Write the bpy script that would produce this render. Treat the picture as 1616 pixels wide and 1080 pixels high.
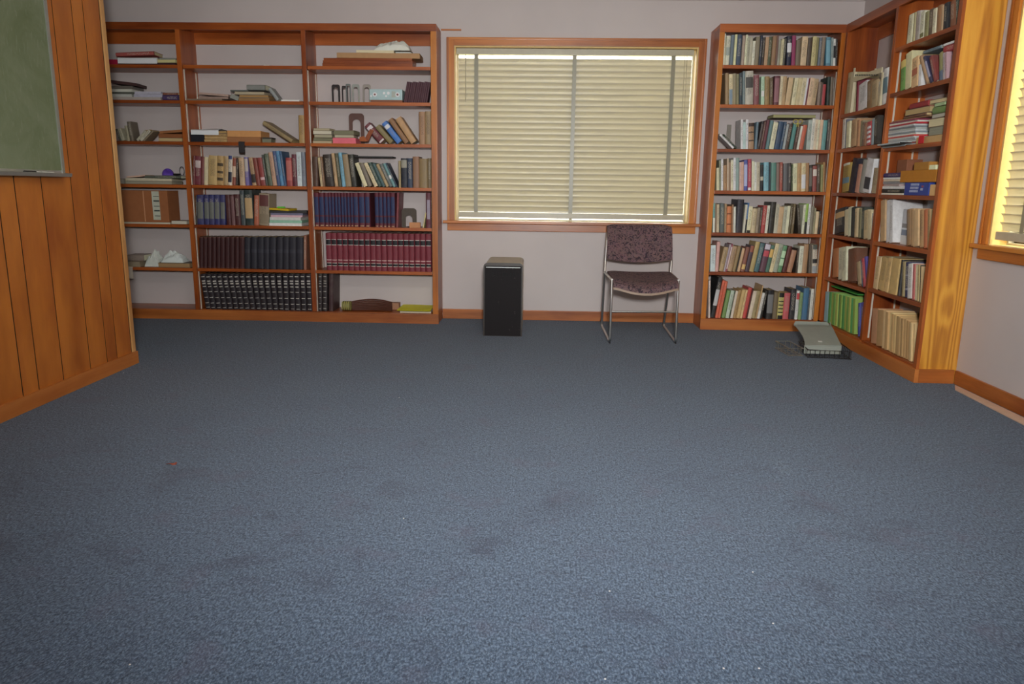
import bpy, bmesh, math, random
from mathutils import Vector, Matrix, noise

# ------------------------------------------------------------------ camera, world, exposure, lights
for o in list(bpy.data.objects): bpy.data.objects.remove(o)
S = bpy.context.scene
COL = S.collection
random.seed(7)
FPX, PITCH, ROLL, YAW, EYE = 1166.78, .2066, .0133, .0326, 1.14     # focal length in pixels of a 1616 wide frame
_r0 = Vector((math.cos(YAW), math.sin(YAW), 0)); _f0 = Vector((-math.sin(YAW), math.cos(YAW), 0)); _z = Vector((0, 0, 1))
FW = _f0*math.cos(PITCH) - _z*math.sin(PITCH); _up = _f0*math.sin(PITCH) + _z*math.cos(PITCH)
RT = _r0*math.cos(ROLL) + _up*math.sin(ROLL); UP = _up*math.cos(ROLL) - _r0*math.sin(ROLL)
CAM = Vector((0, 0, EYE))
cd = bpy.data.cameras.new('camera'); cam = bpy.data.objects.new('camera', cd); COL.objects.link(cam)
cd.sensor_width = 36; cd.lens = FPX/1616*36; cd.clip_start = .02
cam.matrix_world = Matrix(((RT.x, UP.x, -FW.x, 0), (RT.y, UP.y, -FW.y, 0), (RT.z, UP.z, -FW.z, EYE), (0, 0, 0, 1)))
S.camera = cam
vs = S.view_settings
vs.view_transform = 'Standard'; vs.look = 'None'; vs.exposure = 0; vs.gamma = 1; vs.use_curve_mapping = False

SKY = 8.0
LAMP = 22.0
SPOT = 715.0
SUN = 14.0
BOOK_GAIN = 1.45
w = bpy.data.worlds.new('sky'); S.world = w; w.use_nodes = True
bg = w.node_tree.nodes['Background']; bg.inputs[0].default_value = (1, .95, .83, 1); bg.inputs[1].default_value = SKY

sd = bpy.data.lights.new('sun', 'SUN'); sd.energy = SUN; sd.angle = math.radians(1.5); sd.color = (1, .93, .78)
sun = bpy.data.objects.new('sun', sd); COL.objects.link(sun); sun.location = (8, 0, 7)
sun.rotation_euler = Vector((-1, .35, -.85)).to_track_quat('-Z', 'Y').to_euler()

# ------------------------------------------------------------------ helpers
def ray(u, v): return FW + RT*((u-808)/FPX) - UP*((v-540)/FPX)
def at(u, v, ax, val):                       # point of the room that lies on the plane axis=val
    d = ray(u, v); return CAM + d*((val-CAM[ax])/d[ax])
def lin(hx, gain=1.0):
    r = []
    for i in (0, 2, 4):
        c = int(hx[i:i+2], 16)/255
        c = c/12.92 if c <= .04045 else ((c+.055)/1.055)**2.4
        r.append(min(.86, c*gain))
    return (*r, 1)
def aged(hx, gain):                          # faded, slightly browned cloth and paper
    c = lin(hx, gain); g = .3*c[0]+.55*c[1]+.15*c[2]; k = .22
    return tuple(min(.8, x*(1-k)+g*k*t) for x, t in zip(c, (1.04, .98, .88)))+(1,)

class MB:
    def __init__(s): s.v = []; s.f = []
    def add(s, v, f):
        n = len(s.v); s.v += [tuple(p) for p in v]; s.f += [tuple(i+n for i in q) for q in f]; return s
    def box(s, x0, x1, y0, y1, z0, z1):
        return s.add([(x0,y0,z0),(x1,y0,z0),(x1,y1,z0),(x0,y1,z0),(x0,y0,z1),(x1,y0,z1),(x1,y1,z1),(x0,y1,z1)],
                     [(0,3,2,1),(4,5,6,7),(0,1,5,4),(1,2,6,5),(2,3,7,6),(3,0,4,7)])
    def prism(s, pts, d):                    # polygon of 3d points pushed by the vector d
        n = len(pts); d = Vector(d)
        v = [Vector(p) for p in pts]; v = v+[p+d for p in v]
        return s.add(v, [tuple(range(n))[::-1], tuple(range(n, 2*n))]+[(i, (i+1) % n, n+(i+1) % n, n+i) for i in range(n)])
    def tube(s, pts, r, n=8, closed=False):
        pts = [Vector(p) for p in pts]; m = len(pts); rings = []
        prev = None
        for i in range(m):
            a = pts[i-1] if (i > 0 or closed) else pts[i]; b = pts[(i+1) % m] if (i < m-1 or closed) else pts[i]
            t = (b-a).normalized()
            if prev is None:
                ref = Vector((0,0,1)) if abs(t.z) < .9 else Vector((1,0,0))
                n1 = t.cross(ref).normalized()
            else: n1 = (prev - t*prev.dot(t)).normalized()
            prev = n1; n2 = t.cross(n1)
            rings.append([pts[i]+(n1*math.cos(k*2*math.pi/n)+n2*math.sin(k*2*math.pi/n))*r for k in range(n)])
        v = [p for q in rings for p in q]; f = []
        for i in range(m if closed else m-1):
            j = (i+1) % m
            for k in range(n): f.append((i*n+k, i*n+(k+1) % n, j*n+(k+1) % n, j*n+k))
        if not closed: f += [tuple(range(n))[::-1], tuple(range((m-1)*n, m*n))]
        return s.add(v, f)
    def grid(s, fn, nu, nv, th=0):           # sheet fn(a,b) -> point; a,b in 0..1; th gives it a body
        P = [[Vector(fn(i/nu, j/nv)) for j in range(nv+1)] for i in range(nu+1)]
        v = [p for q in P for p in q]; m = nv+1
        f = [(i*m+j, (i+1)*m+j, (i+1)*m+j+1, i*m+j+1) for i in range(nu) for j in range(nv)]
        if th:
            N = len(v); v = v+[p-Vector((0,0,th)) for p in v]
            f += [tuple(k+N for k in q)[::-1] for q in f]
            rim = [i*m for i in range(nu+1)]+[nu*m+j for j in range(1, m)]+[i*m+nv for i in range(nu-1, -1, -1)]+[j for j in range(nv-1, 0, -1)]
            for a, b in zip(rim, rim[1:]+rim[:1]): f.append((b, a, a+N, b+N))
        return s.add(v, f)
    def mesh(s, name):
        me = bpy.data.meshes.new(name); me.from_pydata(s.v, [], s.f); me.update(); return me
    def build(s, name, m, parent=None, smooth=False, bevel=0, col=None):
        me = s.mesh(name); bm = bmesh.new(); bm.from_mesh(me); bmesh.ops.recalc_face_normals(bm, faces=bm.faces); 
        if bevel: bmesh.ops.bevel(bm, geom=list(bm.edges), offset=bevel, segments=2, affect='EDGES', profile=.7)
        bm.to_mesh(me); bm.free()
        if smooth:
            for p in me.polygons: p.use_smooth = True
            if smooth != 2: me.set_sharp_from_angle(angle=math.radians(40))
        return link(name, me, m, parent, col)
def link(name, me, m, parent=None, col=None):
    o = bpy.data.objects.new(name, me); COL.objects.link(o)
    if m and not me.materials: me.materials.append(m)
    if parent:
        o.parent = parent
        o.matrix_parent_inverse = parent_matrix(parent).inverted()
    if col: o.color = col
    return o
def parent_matrix(o):
    m = Matrix.LocRotScale(o.location, o.rotation_euler, o.scale)
    if o.parent: m = parent_matrix(o.parent) @ o.matrix_parent_inverse @ m
    return m
LABELS = {}
def tag(o, label, cat, group=None):
    o['label'] = label; o['category'] = cat
    if group: o['group'] = group
    LABELS.setdefault(label, []).append(o)
    return o
def struct(o): o['kind'] = 'structure'; return o
def thing(name, label, cat, loc=(0,0,0), group=None, rot=(0,0,0)):
    o = bpy.data.objects.new(name, None); COL.objects.link(o); o.location = loc; o.rotation_euler = rot
    o.empty_display_size = .05
    return tag(o, label, cat, group)

# ------------------------------------------------------------------ materials
def mat(name):
    m = bpy.data.materials.new(name); m.use_nodes = True; nt = m.node_tree
    return m, nt, nt.nodes['Principled BSDF']
def N(nt, t, **k):
    n = nt.nodes.new(t)
    for a, b in k.items():
        if a[0] == 'i' and a[1:].isdigit(): n.inputs[int(a[1:])].default_value = b
        else: setattr(n, a, b)
    return n
def L(nt, a, b): nt.links.new(a, b)
def coords(nt, scale, rand=True, out='Object'):
    tc = N(nt, 'ShaderNodeTexCoord'); mp = N(nt, 'ShaderNodeMapping'); mp.inputs['Scale'].default_value = scale
    L(nt, tc.outputs[out], mp.inputs[0])
    if rand:
        oi = N(nt, 'ShaderNodeObjectInfo'); mu = N(nt, 'ShaderNodeVectorMath', operation='SCALE'); mu.inputs[3].default_value = 37
        cb = N(nt, 'ShaderNodeCombineXYZ')
        for i in range(3): L(nt, oi.outputs['Random'], cb.inputs[i])
        L(nt, cb.outputs[0], mu.inputs[0]); L(nt, mu.outputs[0], mp.inputs['Location'])
    return mp.outputs[0]
def noi(nt, vec, scale, detail=4, rough=.55, dist=0):
    n = N(nt, 'ShaderNodeTexNoise'); n.inputs['Scale'].default_value = scale; n.inputs['Detail'].default_value = detail
    n.inputs['Roughness'].default_value = rough; n.inputs['Distortion'].default_value = dist
    L(nt, vec, n.inputs['Vector']); return n.outputs['Fac']
def ramp(nt, fac, stops):
    r = N(nt, 'ShaderNodeValToRGB'); e = r.color_ramp.elements
    while len(e) < len(stops): e.new(.5)
    for q, (p, c) in zip(e, stops): q.position = p; q.color = c if len(c) == 4 else (*c, 1)
    L(nt, fac, r.inputs[0]); return r.outputs[0]
def mix(nt, fac, a, b, mode='MIX'):
    m = N(nt, 'ShaderNodeMix', data_type='RGBA', blend_type=mode)
    for sock, val in ((m.inputs[0], fac), (m.inputs[6], a), (m.inputs[7], b)):
        if hasattr(val, 'is_linked') or isinstance(val, bpy.types.NodeSocket): L(nt, val, sock)
        else: sock.default_value = val
    return m.outputs[2]
def bump(nt, h, strength, dist, b):
    n = N(nt, 'ShaderNodeBump'); n.inputs['Strength'].default_value = strength; n.inputs['Distance'].default_value = dist
    L(nt, h, n.inputs['Height']); L(nt, n.outputs[0], b.inputs['Normal'])

def wood(name, axis, dark, mid, light, rough=.38, coat=.25, blotch=.35, fig=1.0, knots=()):
    m, nt, b = mat(name)
    st = [1.0, 1.0, 1.0]; st[axis] = .06
    v = coords(nt, st)
    warp = noi(nt, v, 3.2, 2, .5)
    for kc, kr in knots:                     # grain swirls round each knot
        tk = N(nt, 'ShaderNodeTexCoord'); mk = N(nt, 'ShaderNodeMapping'); mk.inputs['Location'].default_value = (-kc[0], -kc[1], -kc[2]*.4); mk.inputs['Scale'].default_value = (1, 1, .4)
        L(nt, tk.outputs['Object'], mk.inputs[0]); ln = N(nt, 'ShaderNodeVectorMath', operation='LENGTH'); L(nt, mk.outputs[0], ln.inputs[0])
        mrk = N(nt, 'ShaderNodeMapRange', interpolation_type='SMOOTHERSTEP'); mrk.inputs[1].default_value = kr; mrk.inputs[2].default_value = 0; mrk.inputs[4].default_value = .04; L(nt, ln.outputs['Value'], mrk.inputs[0])
        adk = N(nt, 'ShaderNodeMath', operation='ADD'); L(nt, warp, adk.inputs[0]); L(nt, mrk.outputs[0], adk.inputs[1]); warp = adk.outputs[0]
    rings = N(nt, 'ShaderNodeMath', operation='MULTIPLY'); rings.inputs[1].default_value = 26*fig; L(nt, warp, rings.inputs[0])
    sn = N(nt, 'ShaderNodeMath', operation='SINE'); L(nt, rings.outputs[0], sn.inputs[0])
    mr = N(nt, 'ShaderNodeMapRange'); mr.inputs[1].default_value = -1; mr.inputs[2].default_value = 1; L(nt, sn.outputs[0], mr.inputs[0])
    fine = noi(nt, v, 90, 3, .6)
    ad = N(nt, 'ShaderNodeMath', operation='MULTIPLY_ADD'); ad.inputs[1].default_value = .55; L(nt, mr.outputs[0], ad.inputs[0])
    f2 = N(nt, 'ShaderNodeMath', operation='MULTIPLY'); f2.inputs[1].default_value = .5; L(nt, fine, f2.inputs[0]); L(nt, f2.outputs[0], ad.inputs[2])
    c = ramp(nt, ad.outputs[0], [(.15, lin(light)), (.5, lin(mid)), (.85, lin(dark))])
    st2 = [1.0]*3; st2[axis] = .35
    bl = noi(nt, coords(nt, st2), 5, 3, .6)
    c = mix(nt, blotch, c, ramp(nt, bl, [(.3, lin(dark)), (.65, lin(light))]), 'MIX')
    L(nt, c, b.inputs['Base Color'])
    b.inputs['Roughness'].default_value = rough; b.inputs['Coat Weight'].default_value = coat; b.inputs['Coat Roughness'].default_value = .25
    bump(nt, ad.outputs[0], .12, .002, b)
    return m
WOOD = [wood('bookcase_wood_'+a, i, '6c2a0a', 'a24f1a', 'be682c', coat=.12) for i, a in enumerate('xyz')]
PANEL = wood('end_panel_wood', 2, 'aa6822', 'd29032', 'e2a640', .36, .2, .2, 5.5, [((2.46, 4.47, .47), .08)])
PLANK = wood('panelling_wood', 2, '8e4410', 'b86222', 'c8782c', .42, .15, .7, .3)
BASEW = [wood('baseboard_wood_'+a, i, '7e3c10', 'b66428', 'c87c3a', .45, .1, .4) for i, a in enumerate('xyz')]
CASE = [wood('casing_wood_'+a, i, '8a4410', 'c06c20', 'd08430', .34, .2, .3) for i, a in enumerate('xyz')]

def plain(name, hx, rough=.5, metal=0, spec=.5, var=.06, sc=20, coat=0, gain=1):
    m, nt, b = mat(name)
    n = noi(nt, coords(nt, (1,1,1)), sc, 4, .6)
    c = lin(hx, gain); lo = tuple(x*(1-var) for x in c[:3])+(1,); hi = tuple(min(1, x*(1+var)) for x in c[:3])+(1,)
    L(nt, ramp(nt, n, [(.3, lo), (.7, hi)]), b.inputs['Base Color'])
    b.inputs['Roughness'].default_value = rough; b.inputs['Metallic'].default_value = metal
    b.inputs['Specular IOR Level'].default_value = spec; b.inputs['Coat Weight'].default_value = coat
    return m
def wallmat(name, hx):
    m, nt, b = mat(name); v = coords(nt, (1,1,1), False)
    big = noi(nt, v, 1.3, 3, .6); c = lin(hx)
    L(nt, ramp(nt, big, [(.3, tuple(x*.95 for x in c[:3])), (.7, tuple(x*1.04 for x in c[:3]))]), b.inputs['Base Color'])
    b.inputs['Roughness'].default_value = .6
    bump(nt, noi(nt, v, 260, 3, .6), .15, .002, b)
    return m
WALL = wallmat('wall_paint', 'c9bfbb')
CEIL = wallmat('ceiling_paint', 'd8d0c8')

def carpet():
    m, nt, b = mat('carpet'); v = coords(nt, (1,1,1), False)
    vs_ = coords(nt, (1, .55, 1), False)
    loop = noi(nt, vs_, 170, 3, .75)
    loop2 = noi(nt, vs_, 75, 3, .7)
    patch = noi(nt, v, 2.2, 4, .6)
    stain = noi(nt, v, 3.1, 5, .65, .4)
    base = ramp(nt, loop, [(.36, lin('121c2a', .8)), (.5, lin('485a6c', .8)), (.64, lin('8a9bae', .8))])
    base = mix(nt, .35, base, ramp(nt, loop2, [(.36, lin('243349', .8)), (.64, lin('6e839f', .8))]))
    base = mix(nt, ramp(nt, patch, [(.35, (.16,.16,.16)), (.7, (0,0,0))]), base, lin('3d4860', .8))
    st = ramp(nt, stain, [(.54, (0,0,0)), (.7, (.6,.6,.6))])
    # worn traffic stains lie in the middle of the room, nearer the door end
    sep = N(nt, 'ShaderNodeSeparateXYZ'); tc = N(nt, 'ShaderNodeTexCoord'); L(nt, tc.outputs['Object'], sep.inputs[0])
    ya = N(nt, 'ShaderNodeMapRange'); ya.inputs[1].default_value = 3.6; ya.inputs[2].default_value = 2.2; L(nt, sep.outputs[1], ya.inputs[0])
    st = mix(nt, 1.0, st, ya.outputs[0], 'MULTIPLY')
    base = mix(nt, st, base, lin('2c2c42', .8))
    pur = ramp(nt, noi(nt, coords(nt, (1,1,1), False), 5.3, 2), [(.58, (0,0,0)), (.72, (.3,.3,.3))])
    base = mix(nt, pur, base, lin('5a5468', .8))
    L(nt, base, b.inputs['Base Color']); b.inputs['Roughness'].default_value = .95
    b.inputs['Specular IOR Level'].default_value = .1
    b.inputs['Sheen Weight'].default_value = .15
    bump(nt, loop, .8, .006, b)
    return m
CARPET = carpet()

def cloth_cover():                           # one cover material; each book brings its own colour
    m, nt, b = mat('book_cover'); oi = N(nt, 'ShaderNodeObjectInfo')
    v = coords(nt, (1,1,1)); wear = noi(nt, v, 22, 4, .65)
    c = mix(nt, ramp(nt, wear, [(.35, (.22,.22,.22)), (.62, (0,0,0))]), oi.outputs['Color'], (.18,.15,.12,1))
    tc = N(nt, 'ShaderNodeTexCoord'); sp = N(nt, 'ShaderNodeSeparateXYZ'); L(nt, tc.outputs['Generated'], sp.inputs[0])
    # lettering: rows of small strokes down the middle of the spine
    mp = N(nt, 'ShaderNodeMapping'); mp.inputs['Scale'].default_value = (120, 0, 330)
    L(nt, tc.outputs['Object'], mp.inputs[0])
    addr = N(nt, 'ShaderNodeVectorMath', operation='ADD'); cb = N(nt, 'ShaderNodeCombineXYZ')
    mulr = N(nt, 'ShaderNodeMath', operation='MULTIPLY'); mulr.inputs[1].default_value = 91; L(nt, oi.outputs['Random'], mulr.inputs[0])
    L(nt, mulr.outputs[0], cb.inputs[2]); L(nt, mp.outputs[0], addr.inputs[0]); L(nt, cb.outputs[0], addr.inputs[1])
    txt = noi(nt, addr.outputs[0], 1.0, 2, .6)
    tx = ramp(nt, txt, [(.5, (0,0,0)), (.56, (1,1,1))])
    def band(sock, lo, hi):
        a = N(nt, 'ShaderNodeMath', operation='GREATER_THAN'); L(nt, sock, a.inputs[0]); a.inputs[1].default_value = lo
        c2 = N(nt, 'ShaderNodeMath', operation='LESS_THAN'); L(nt, sock, c2.inputs[0]); c2.inputs[1].default_value = hi
        d = N(nt, 'ShaderNodeMath', operation='MULTIPLY'); L(nt, a.outputs[0], d.inputs[0]); L(nt, c2.outputs[0], d.inputs[1]); return d.outputs[0]
    def mul(a, c2):
        d = N(nt, 'ShaderNodeMath', operation='MULTIPLY'); L(nt, a, d.inputs[0])
        if isinstance(c2, (int, float)): d.inputs[1].default_value = c2
        else: L(nt, c2, d.inputs[1])
        return d.outputs[0]
    msk = mul(mul(band(sp.outputs[0], .24, .76), band(sp.outputs[2], .3, .88)), band(sp.outputs[1], -1, .04))
    geo = N(nt, 'ShaderNodeMath', operation='GREATER_THAN'); L(nt, oi.outputs['Random'], geo.inputs[0]); geo.inputs[1].default_value = .35
    msk = mul(mul(mul(msk, tx), geo.outputs[0]), .62)
    bw = N(nt, 'ShaderNodeRGBToBW'); L(nt, oi.outputs['Color'], bw.inputs[0])
    ink = ramp(nt, bw.outputs[0], [(.2, (.62,.56,.44)), (.26, (.07,.05,.045))])
    L(nt, mix(nt, msk, c, ink), b.inputs['Base Color'])
    b.inputs['Roughness'].default_value = .5; b.inputs['Specular IOR Level'].default_value = .35
    bump(nt, noi(nt, v, 400, 2), .1, .001, b)
    return m
COVER = cloth_cover()
def tinted(name, rough=.6, var=.1, sc=25, spec=.4, metal=0):
    m, nt, b = mat(name); oi = N(nt, 'ShaderNodeObjectInfo')
    n = noi(nt, coords(nt, (1,1,1)), sc, 4, .6)
    k = ramp(nt, n, [(.3, (1-var,)*3), (.7, (1,1,1))])
    L(nt, mix(nt, 1.0, oi.outputs['Color'], k, 'MULTIPLY'), b.inputs['Base Color'])
    b.inputs['Roughness'].default_value = rough; b.inputs['Specular IOR Level'].default_value = spec; b.inputs['Metallic'].default_value = metal
    return m
TINT = tinted('plain_tinted'); PAPER = tinted('paper', .8, .06, 14, .2); GLOSSY = tinted('glossy_print', .3, .15, 40)
def pages():
    m, nt, b = mat('page_edges'); v = coords(nt, (900, 1, 1)); oi = N(nt, 'ShaderNodeObjectInfo')
    n = noi(nt, v, 1, 2); k = ramp(nt, n, [(.3, (.62,)*3), (.7, (1,1,1))])
    L(nt, mix(nt, 1.0, oi.outputs['Color'], k, 'MULTIPLY'), b.inputs['Base Color']); b.inputs['Roughness'].default_value = .85
    return m
PAGES = pages()
STEEL = plain('painted_steel', 'e4ddcc', .35, .2)
CHROME = plain('chrome', 'd4d2cc', .3, 1.0, var=.03)
ALU = plain('aluminium', 'b9bdb8', .35, .8, var=.04)
BLACKM = plain('black_enamel', '1d191a', .4, 0, .5, .2, 60)
CREAMM = plain('cream_enamel', 'b3a68d', .4, 0, .5, .06)
DARKM = plain('dark_void', '060606', .8)

# ------------------------------------------------------------------ the room
YL, YR, YW, XR, XW, XP, XL0 = 6.125, 6.104, 6.41, 2.327, 2.568, -2.567, -3.93
YB, HC, YP = -2.6, 2.70, 4.546
struct(MB().box(XL0-.1, XW+.15, YB-.1, YW+.15, -.1, 0).build('floor', CARPET))
struct(MB().box(XL0-.1, XW+.15, YB-.1, YW+.15, HC, HC+.1).build('ceiling', CEIL))
WX0, WX1, WZ0, WZ1 = -.715, 1.275, .855, 2.27        # opening in the far wall
struct(MB().box(XL0-.1, WX0, YW, YW+.15, 0, HC).box(WX1, XW+.15, YW, YW+.15, 0, HC).box(WX0, WX1, YW, YW+.15, 0, WZ0).box(WX0, WX1, YW, YW+.15, WZ1, HC).build('wall_back', WALL))
VY0, VY1, VZ0, VZ1 = 2.3, 4.335, .855, 2.27          # opening in the right wall
struct(MB().box(XW, XW+.15, YB-.1, VY0, 0, HC).box(XW, XW+.15, VY1, YW, 0, HC).box(XW, XW+.15, VY0, VY1, 0, VZ0).box(XW, XW+.15, VY0, VY1, VZ1, HC).build('wall_right', WALL))
struct(MB().box(XL0-.1, XL0, YB-.1, YW, 0, HC).build('wall_left', WALL))
struct(MB().box(XL0, XW, YB-.1, YB, 0, HC).build('wall_front', WALL))
struct(MB().box(XL0, XW, YW-.02, YW, 2.624, HC).build('trim_1', WALL, bevel=.004))
struct(MB().box(XW-.02, XW, YB, YW-.02, 2.624, HC).build('trim_2', WALL, bevel=.004))
struct(MB().box(-.822, -.657, YW-.012, YW, 2.384, 2.396).build('trim_3', BASEW[0]))
struct(MB().box(-.822, 1.37, YW-.016, YW, 0, .085).build('baseboard_back', BASEW[0], bevel=.003))
struct(MB().box(XW-.016, XW, 3.72, 4.455, 0, .085).build('baseboard_right', BASEW[1], bevel=.003))
struct(MB().box(XW-.014, XW, YB, 3.715, 0, .085).build('baseboard_right', BASEW[1], bevel=.003))
struct(MB().box(-30, 30, -30, 40, -.6, -.5).build('ground_outside', plain('dry_lawn', '8c8a62', .9)))

# partition clad in grooved boards
part = struct(MB().box(XP-.12, XP-.0035, YB, YP-.02, 0, HC).build('wall_partition', plain('groove_shadow', '2a1508', .8)))
ys = [4.505, 4.343, 4.236, 4.066, 3.818, 3.616, 3.494]
rw = [.2, .1, .15, .25, .2, .12, .3]
k = 0
while ys[-1] > YB+.3: ys.append(ys[-1]-rw[k % 7]); k += 1
ys[-1] = YB
for a, b in zip(ys, ys[1:]):
    o = MB().box(XP-.0035, XP, b+.0055, a-.0055, .0, HC).build('plank', PLANK, part, bevel=.0008)
o = MB().box(XP-.0035, XP+.006, YP-.035, YP, 0, HC).box(XP-.12, XP-.0035, YP-.02, YP, 0, HC)  .build('corner_strip', wood('corner_strip_wood', 2, 'b0743a', 'd09a5c', 'dcae74', .4, .1), part, bevel=.002)
struct(MB().box(XP, XP+.016, YB, YP+.004, 0, .08).build('baseboard_left', BASEW[1], bevel=.003))

# chalkboard on the partition
cb = thing('chalkboard', 'green chalkboard with thin aluminium frame on the wood panelling', 'chalkboard', (XP, 3.1, 1.16))
def chalk():
    m, nt, b = mat('chalkboard_green'); v = coords(nt, (1,1,1), False)
    n = noi(nt, v, 3.0, 5, .65, .6); f = noi(nt, coords(nt, (1, 9, 2.2), False), 7, 4, .7)
    c = ramp(nt, n, [(.3, lin('69734f')), (.75, lin('878f72'))])
    c = mix(nt, ramp(nt, f, [(.56, (0,0,0)), (.75, (.35,.35,.35))]), c, lin('a4aa96'))
    L(nt, c, b.inputs['Base Color']); b.inputs['Roughness'].default_value = .75; return m
MB().box(XP, XP+.012, 1.6, 3.975, 1.195, 2.36).build('writing_surface', chalk(), cb)
for y0, y1, z0, z1 in ((3.975, 3.998, 1.165, 2.383), (1.577, 1.6, 1.165, 2.383), (1.6, 3.975, 2.36, 2.383)):
    MB().box(XP, XP+.018, y0, y1, z0, z1).build('frame_rail', ALU, cb, bevel=.002)
MB().prism([(XP, 1.6, 1.195), (XP+.014, 1.6, 1.195), (XP+.018, 1.6, 1.176), (XP+.062, 1.6, 1.172), (XP+.066, 1.6, 1.182), (XP+.07, 1.6, 1.18), (XP+.066, 1.6, 1.163), (XP, 1.6, 1.163)], (0, 2.375, 0)).build('chalk_tray', ALU, cb)
tag(MB().tube([(XP+.04, 3.64, 1.182), (XP+.042, 3.72, 1.182)], .007, 8).build('marker', BLACKM, smooth=True), 'black marker lying in the chalkboard tray', 'marker')
CHALK = plain('chalk_white', 'e6e4da', .9)
for i, (y, dy) in enumerate(((3.735, .022), (3.775, .03), (3.825, .035))):
    tag(MB().tube([(XP+.038, y, 1.181), (XP+.043, y+dy, 1.181)], .0055, 8).build('chalk_stick', CHALK, smooth=True), ('shortest', 'middle sized', 'longest')[i]+' stick of white chalk in the chalkboard tray', 'chalk', 'chalk in the tray')

JAMB = plain('jamb_lit_wood', 'dcbc74', .5)  # natural wood made lighter: the window glow on it is put into the colour
# ------------------------------------------------------------------ windows and blinds
def glassmat():
    m = bpy.data.materials.new('window_glass'); m.use_nodes = True; nt = m.node_tree; nt.nodes.clear()
    t = N(nt, 'ShaderNodeBsdfTransparent'); g = N(nt, 'ShaderNodeBsdfGlossy'); g.inputs['Roughness'].default_value = .02
    fr = N(nt, 'ShaderNodeFresnel'); fr.inputs[0].default_value = 1.45
    mx = N(nt, 'ShaderNodeMixShader'); out = N(nt, 'ShaderNodeOutputMaterial')
    L(nt, fr.outputs[0], mx.inputs[0]); L(nt, t.outputs[0], mx.inputs[1]); L(nt, g.outputs[0], mx.inputs[2]); L(nt, mx.outputs[0], out.inputs[0]); return m
GLASS = glassmat()
def slatmat(name, hx, thx, tr):
    m = bpy.data.materials.new(name); m.use_nodes = True; nt = m.node_tree; b = nt.nodes['Principled BSDF']
    n = noi(nt, coords(nt, (.3,1,1)), 9, 3); c = lin(hx)
    L(nt, ramp(nt, n, [(.3, tuple(x*.95 for x in c[:3])), (.7, c[:3])]), b.inputs['Base Color']); b.inputs['Roughness'].default_value = .35
    t = N(nt, 'ShaderNodeBsdfTranslucent'); t.inputs[0].default_value = lin(thx)
    mx = N(nt, 'ShaderNodeMixShader'); mx.inputs[0].default_value = tr
    L(nt, b.outputs[0], mx.inputs[1]); L(nt, t.outputs[0], mx.inputs[2]); L(nt, mx.outputs[0], nt.nodes['Material Output'].inputs[0]); return m
SLAT = slatmat('blind_slat', 'cfc9b6', 'f2e8c8', .24)
TAPE = slatmat('blind_tape', '98947c', 'a8a07c', .04)
RAIL = plain('blind_rail', 'b9b299', .35)

def window(n, fr, W, z0, z1, depth=.13):
    """fr maps (a along the wall, d out of the room, z) to a point; opening 0..W by z0..z1"""
    root = bpy.data.objects.new('window_%d' % n, None); COL.objects.link(root); struct(root); root.location = fr(W/2, 0, z0)
    def pc(name, m, a0, a1, d0, d1, q0, q1, bev=.003, par=root):
        mb = MB(); mb.prism([fr(a0, d0, q0), fr(a1, d0, q0), fr(a1, d1, q0), fr(a0, d1, q0)], (0, 0, q1-q0)); return mb.build(name, m, par, bevel=bev)
    ia = 1 if abs(fr(1, 0, 0).x-fr(0, 0, 0).x) < .5 else 0
    c = .062
    for s in (0, 1):                         # moulded side casings and head
        a0, a1 = (-c, 0) if s == 0 else (W, W+c)
        cas = pc('casing', CASE[2], a0, a1, -.016, 0, z0, z1+c)
        o0, o1 = (-c, -c+.018) if s == 0 else (W+c-.018, W+c)
        pc('casing_bead', CASE[2], o0, o1, -.024, -.016, z0, z1+c, par=cas)
    cas = pc('casing', CASE[ia], 0, W, -.016, 0, z1, z1+c)
    pc('casing_bead', CASE[ia], -c+.018, W+c-.018, -.024, -.016, z1+c-.018, z1+c, par=cas)
    pc('stool', CASE[ia], -c-.035, W+c+.035, -.05, .02, z0-.024, z0, .004)
    pc('apron', CASE[ia], -c, W+c, -.018, 0, z0-.085, z0-.024, .004)
    for a0, a1 in ((0, .012), (W-.012, W)): pc('jamb', JAMB, a0, a1, .0, depth, z0, z1, 0)
    pc('jamb', JAMB, .012, W-.012, 0, depth, z1-.012, z1, 0)
    pc('sill', JAMB, .012, W-.012, .02, depth, z0-.02, z0+.001, 0)
    SASH = CASE[2]
    n_s = 2
    for i in range(n_s):
        a, b_ = .012+(W-.024)*i/n_s, .012+(W-.024)*(i+1)/n_s
        fm = MB()
        for q in ((a, a+.014, z0+.001, z1-.012), (b_-.014, b_, z0+.001, z1-.012), (a+.014, b_-.014, z0+.001, z0+.012), (a+.014, b_-.014, z1-.022, z1-.012)):
            fm.prism([fr(q[0], depth-.035, q[2]), fr(q[1], depth-.035, q[2]), fr(q[1], depth-.005, q[2]), fr(q[0], depth-.005, q[2])], (0, 0, q[3]-q[2]))
        sa = fm.build('sash', RAIL, root)
        pc('pane', GLASS, a+.014, b_-.014, depth-.022, depth-.018, z0+.012, z1-.022, 0, sa)
    return root
fb = lambda a, d, z: Vector((WX0+a, YW+d, z))
window(1, fb, WX1-WX0, WZ0, WZ1)
fv = lambda a, d, z: Vector((XW+d, VY1-a, z))
window(2, fv, VY1-VY0, VZ0, VZ1)

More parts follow.
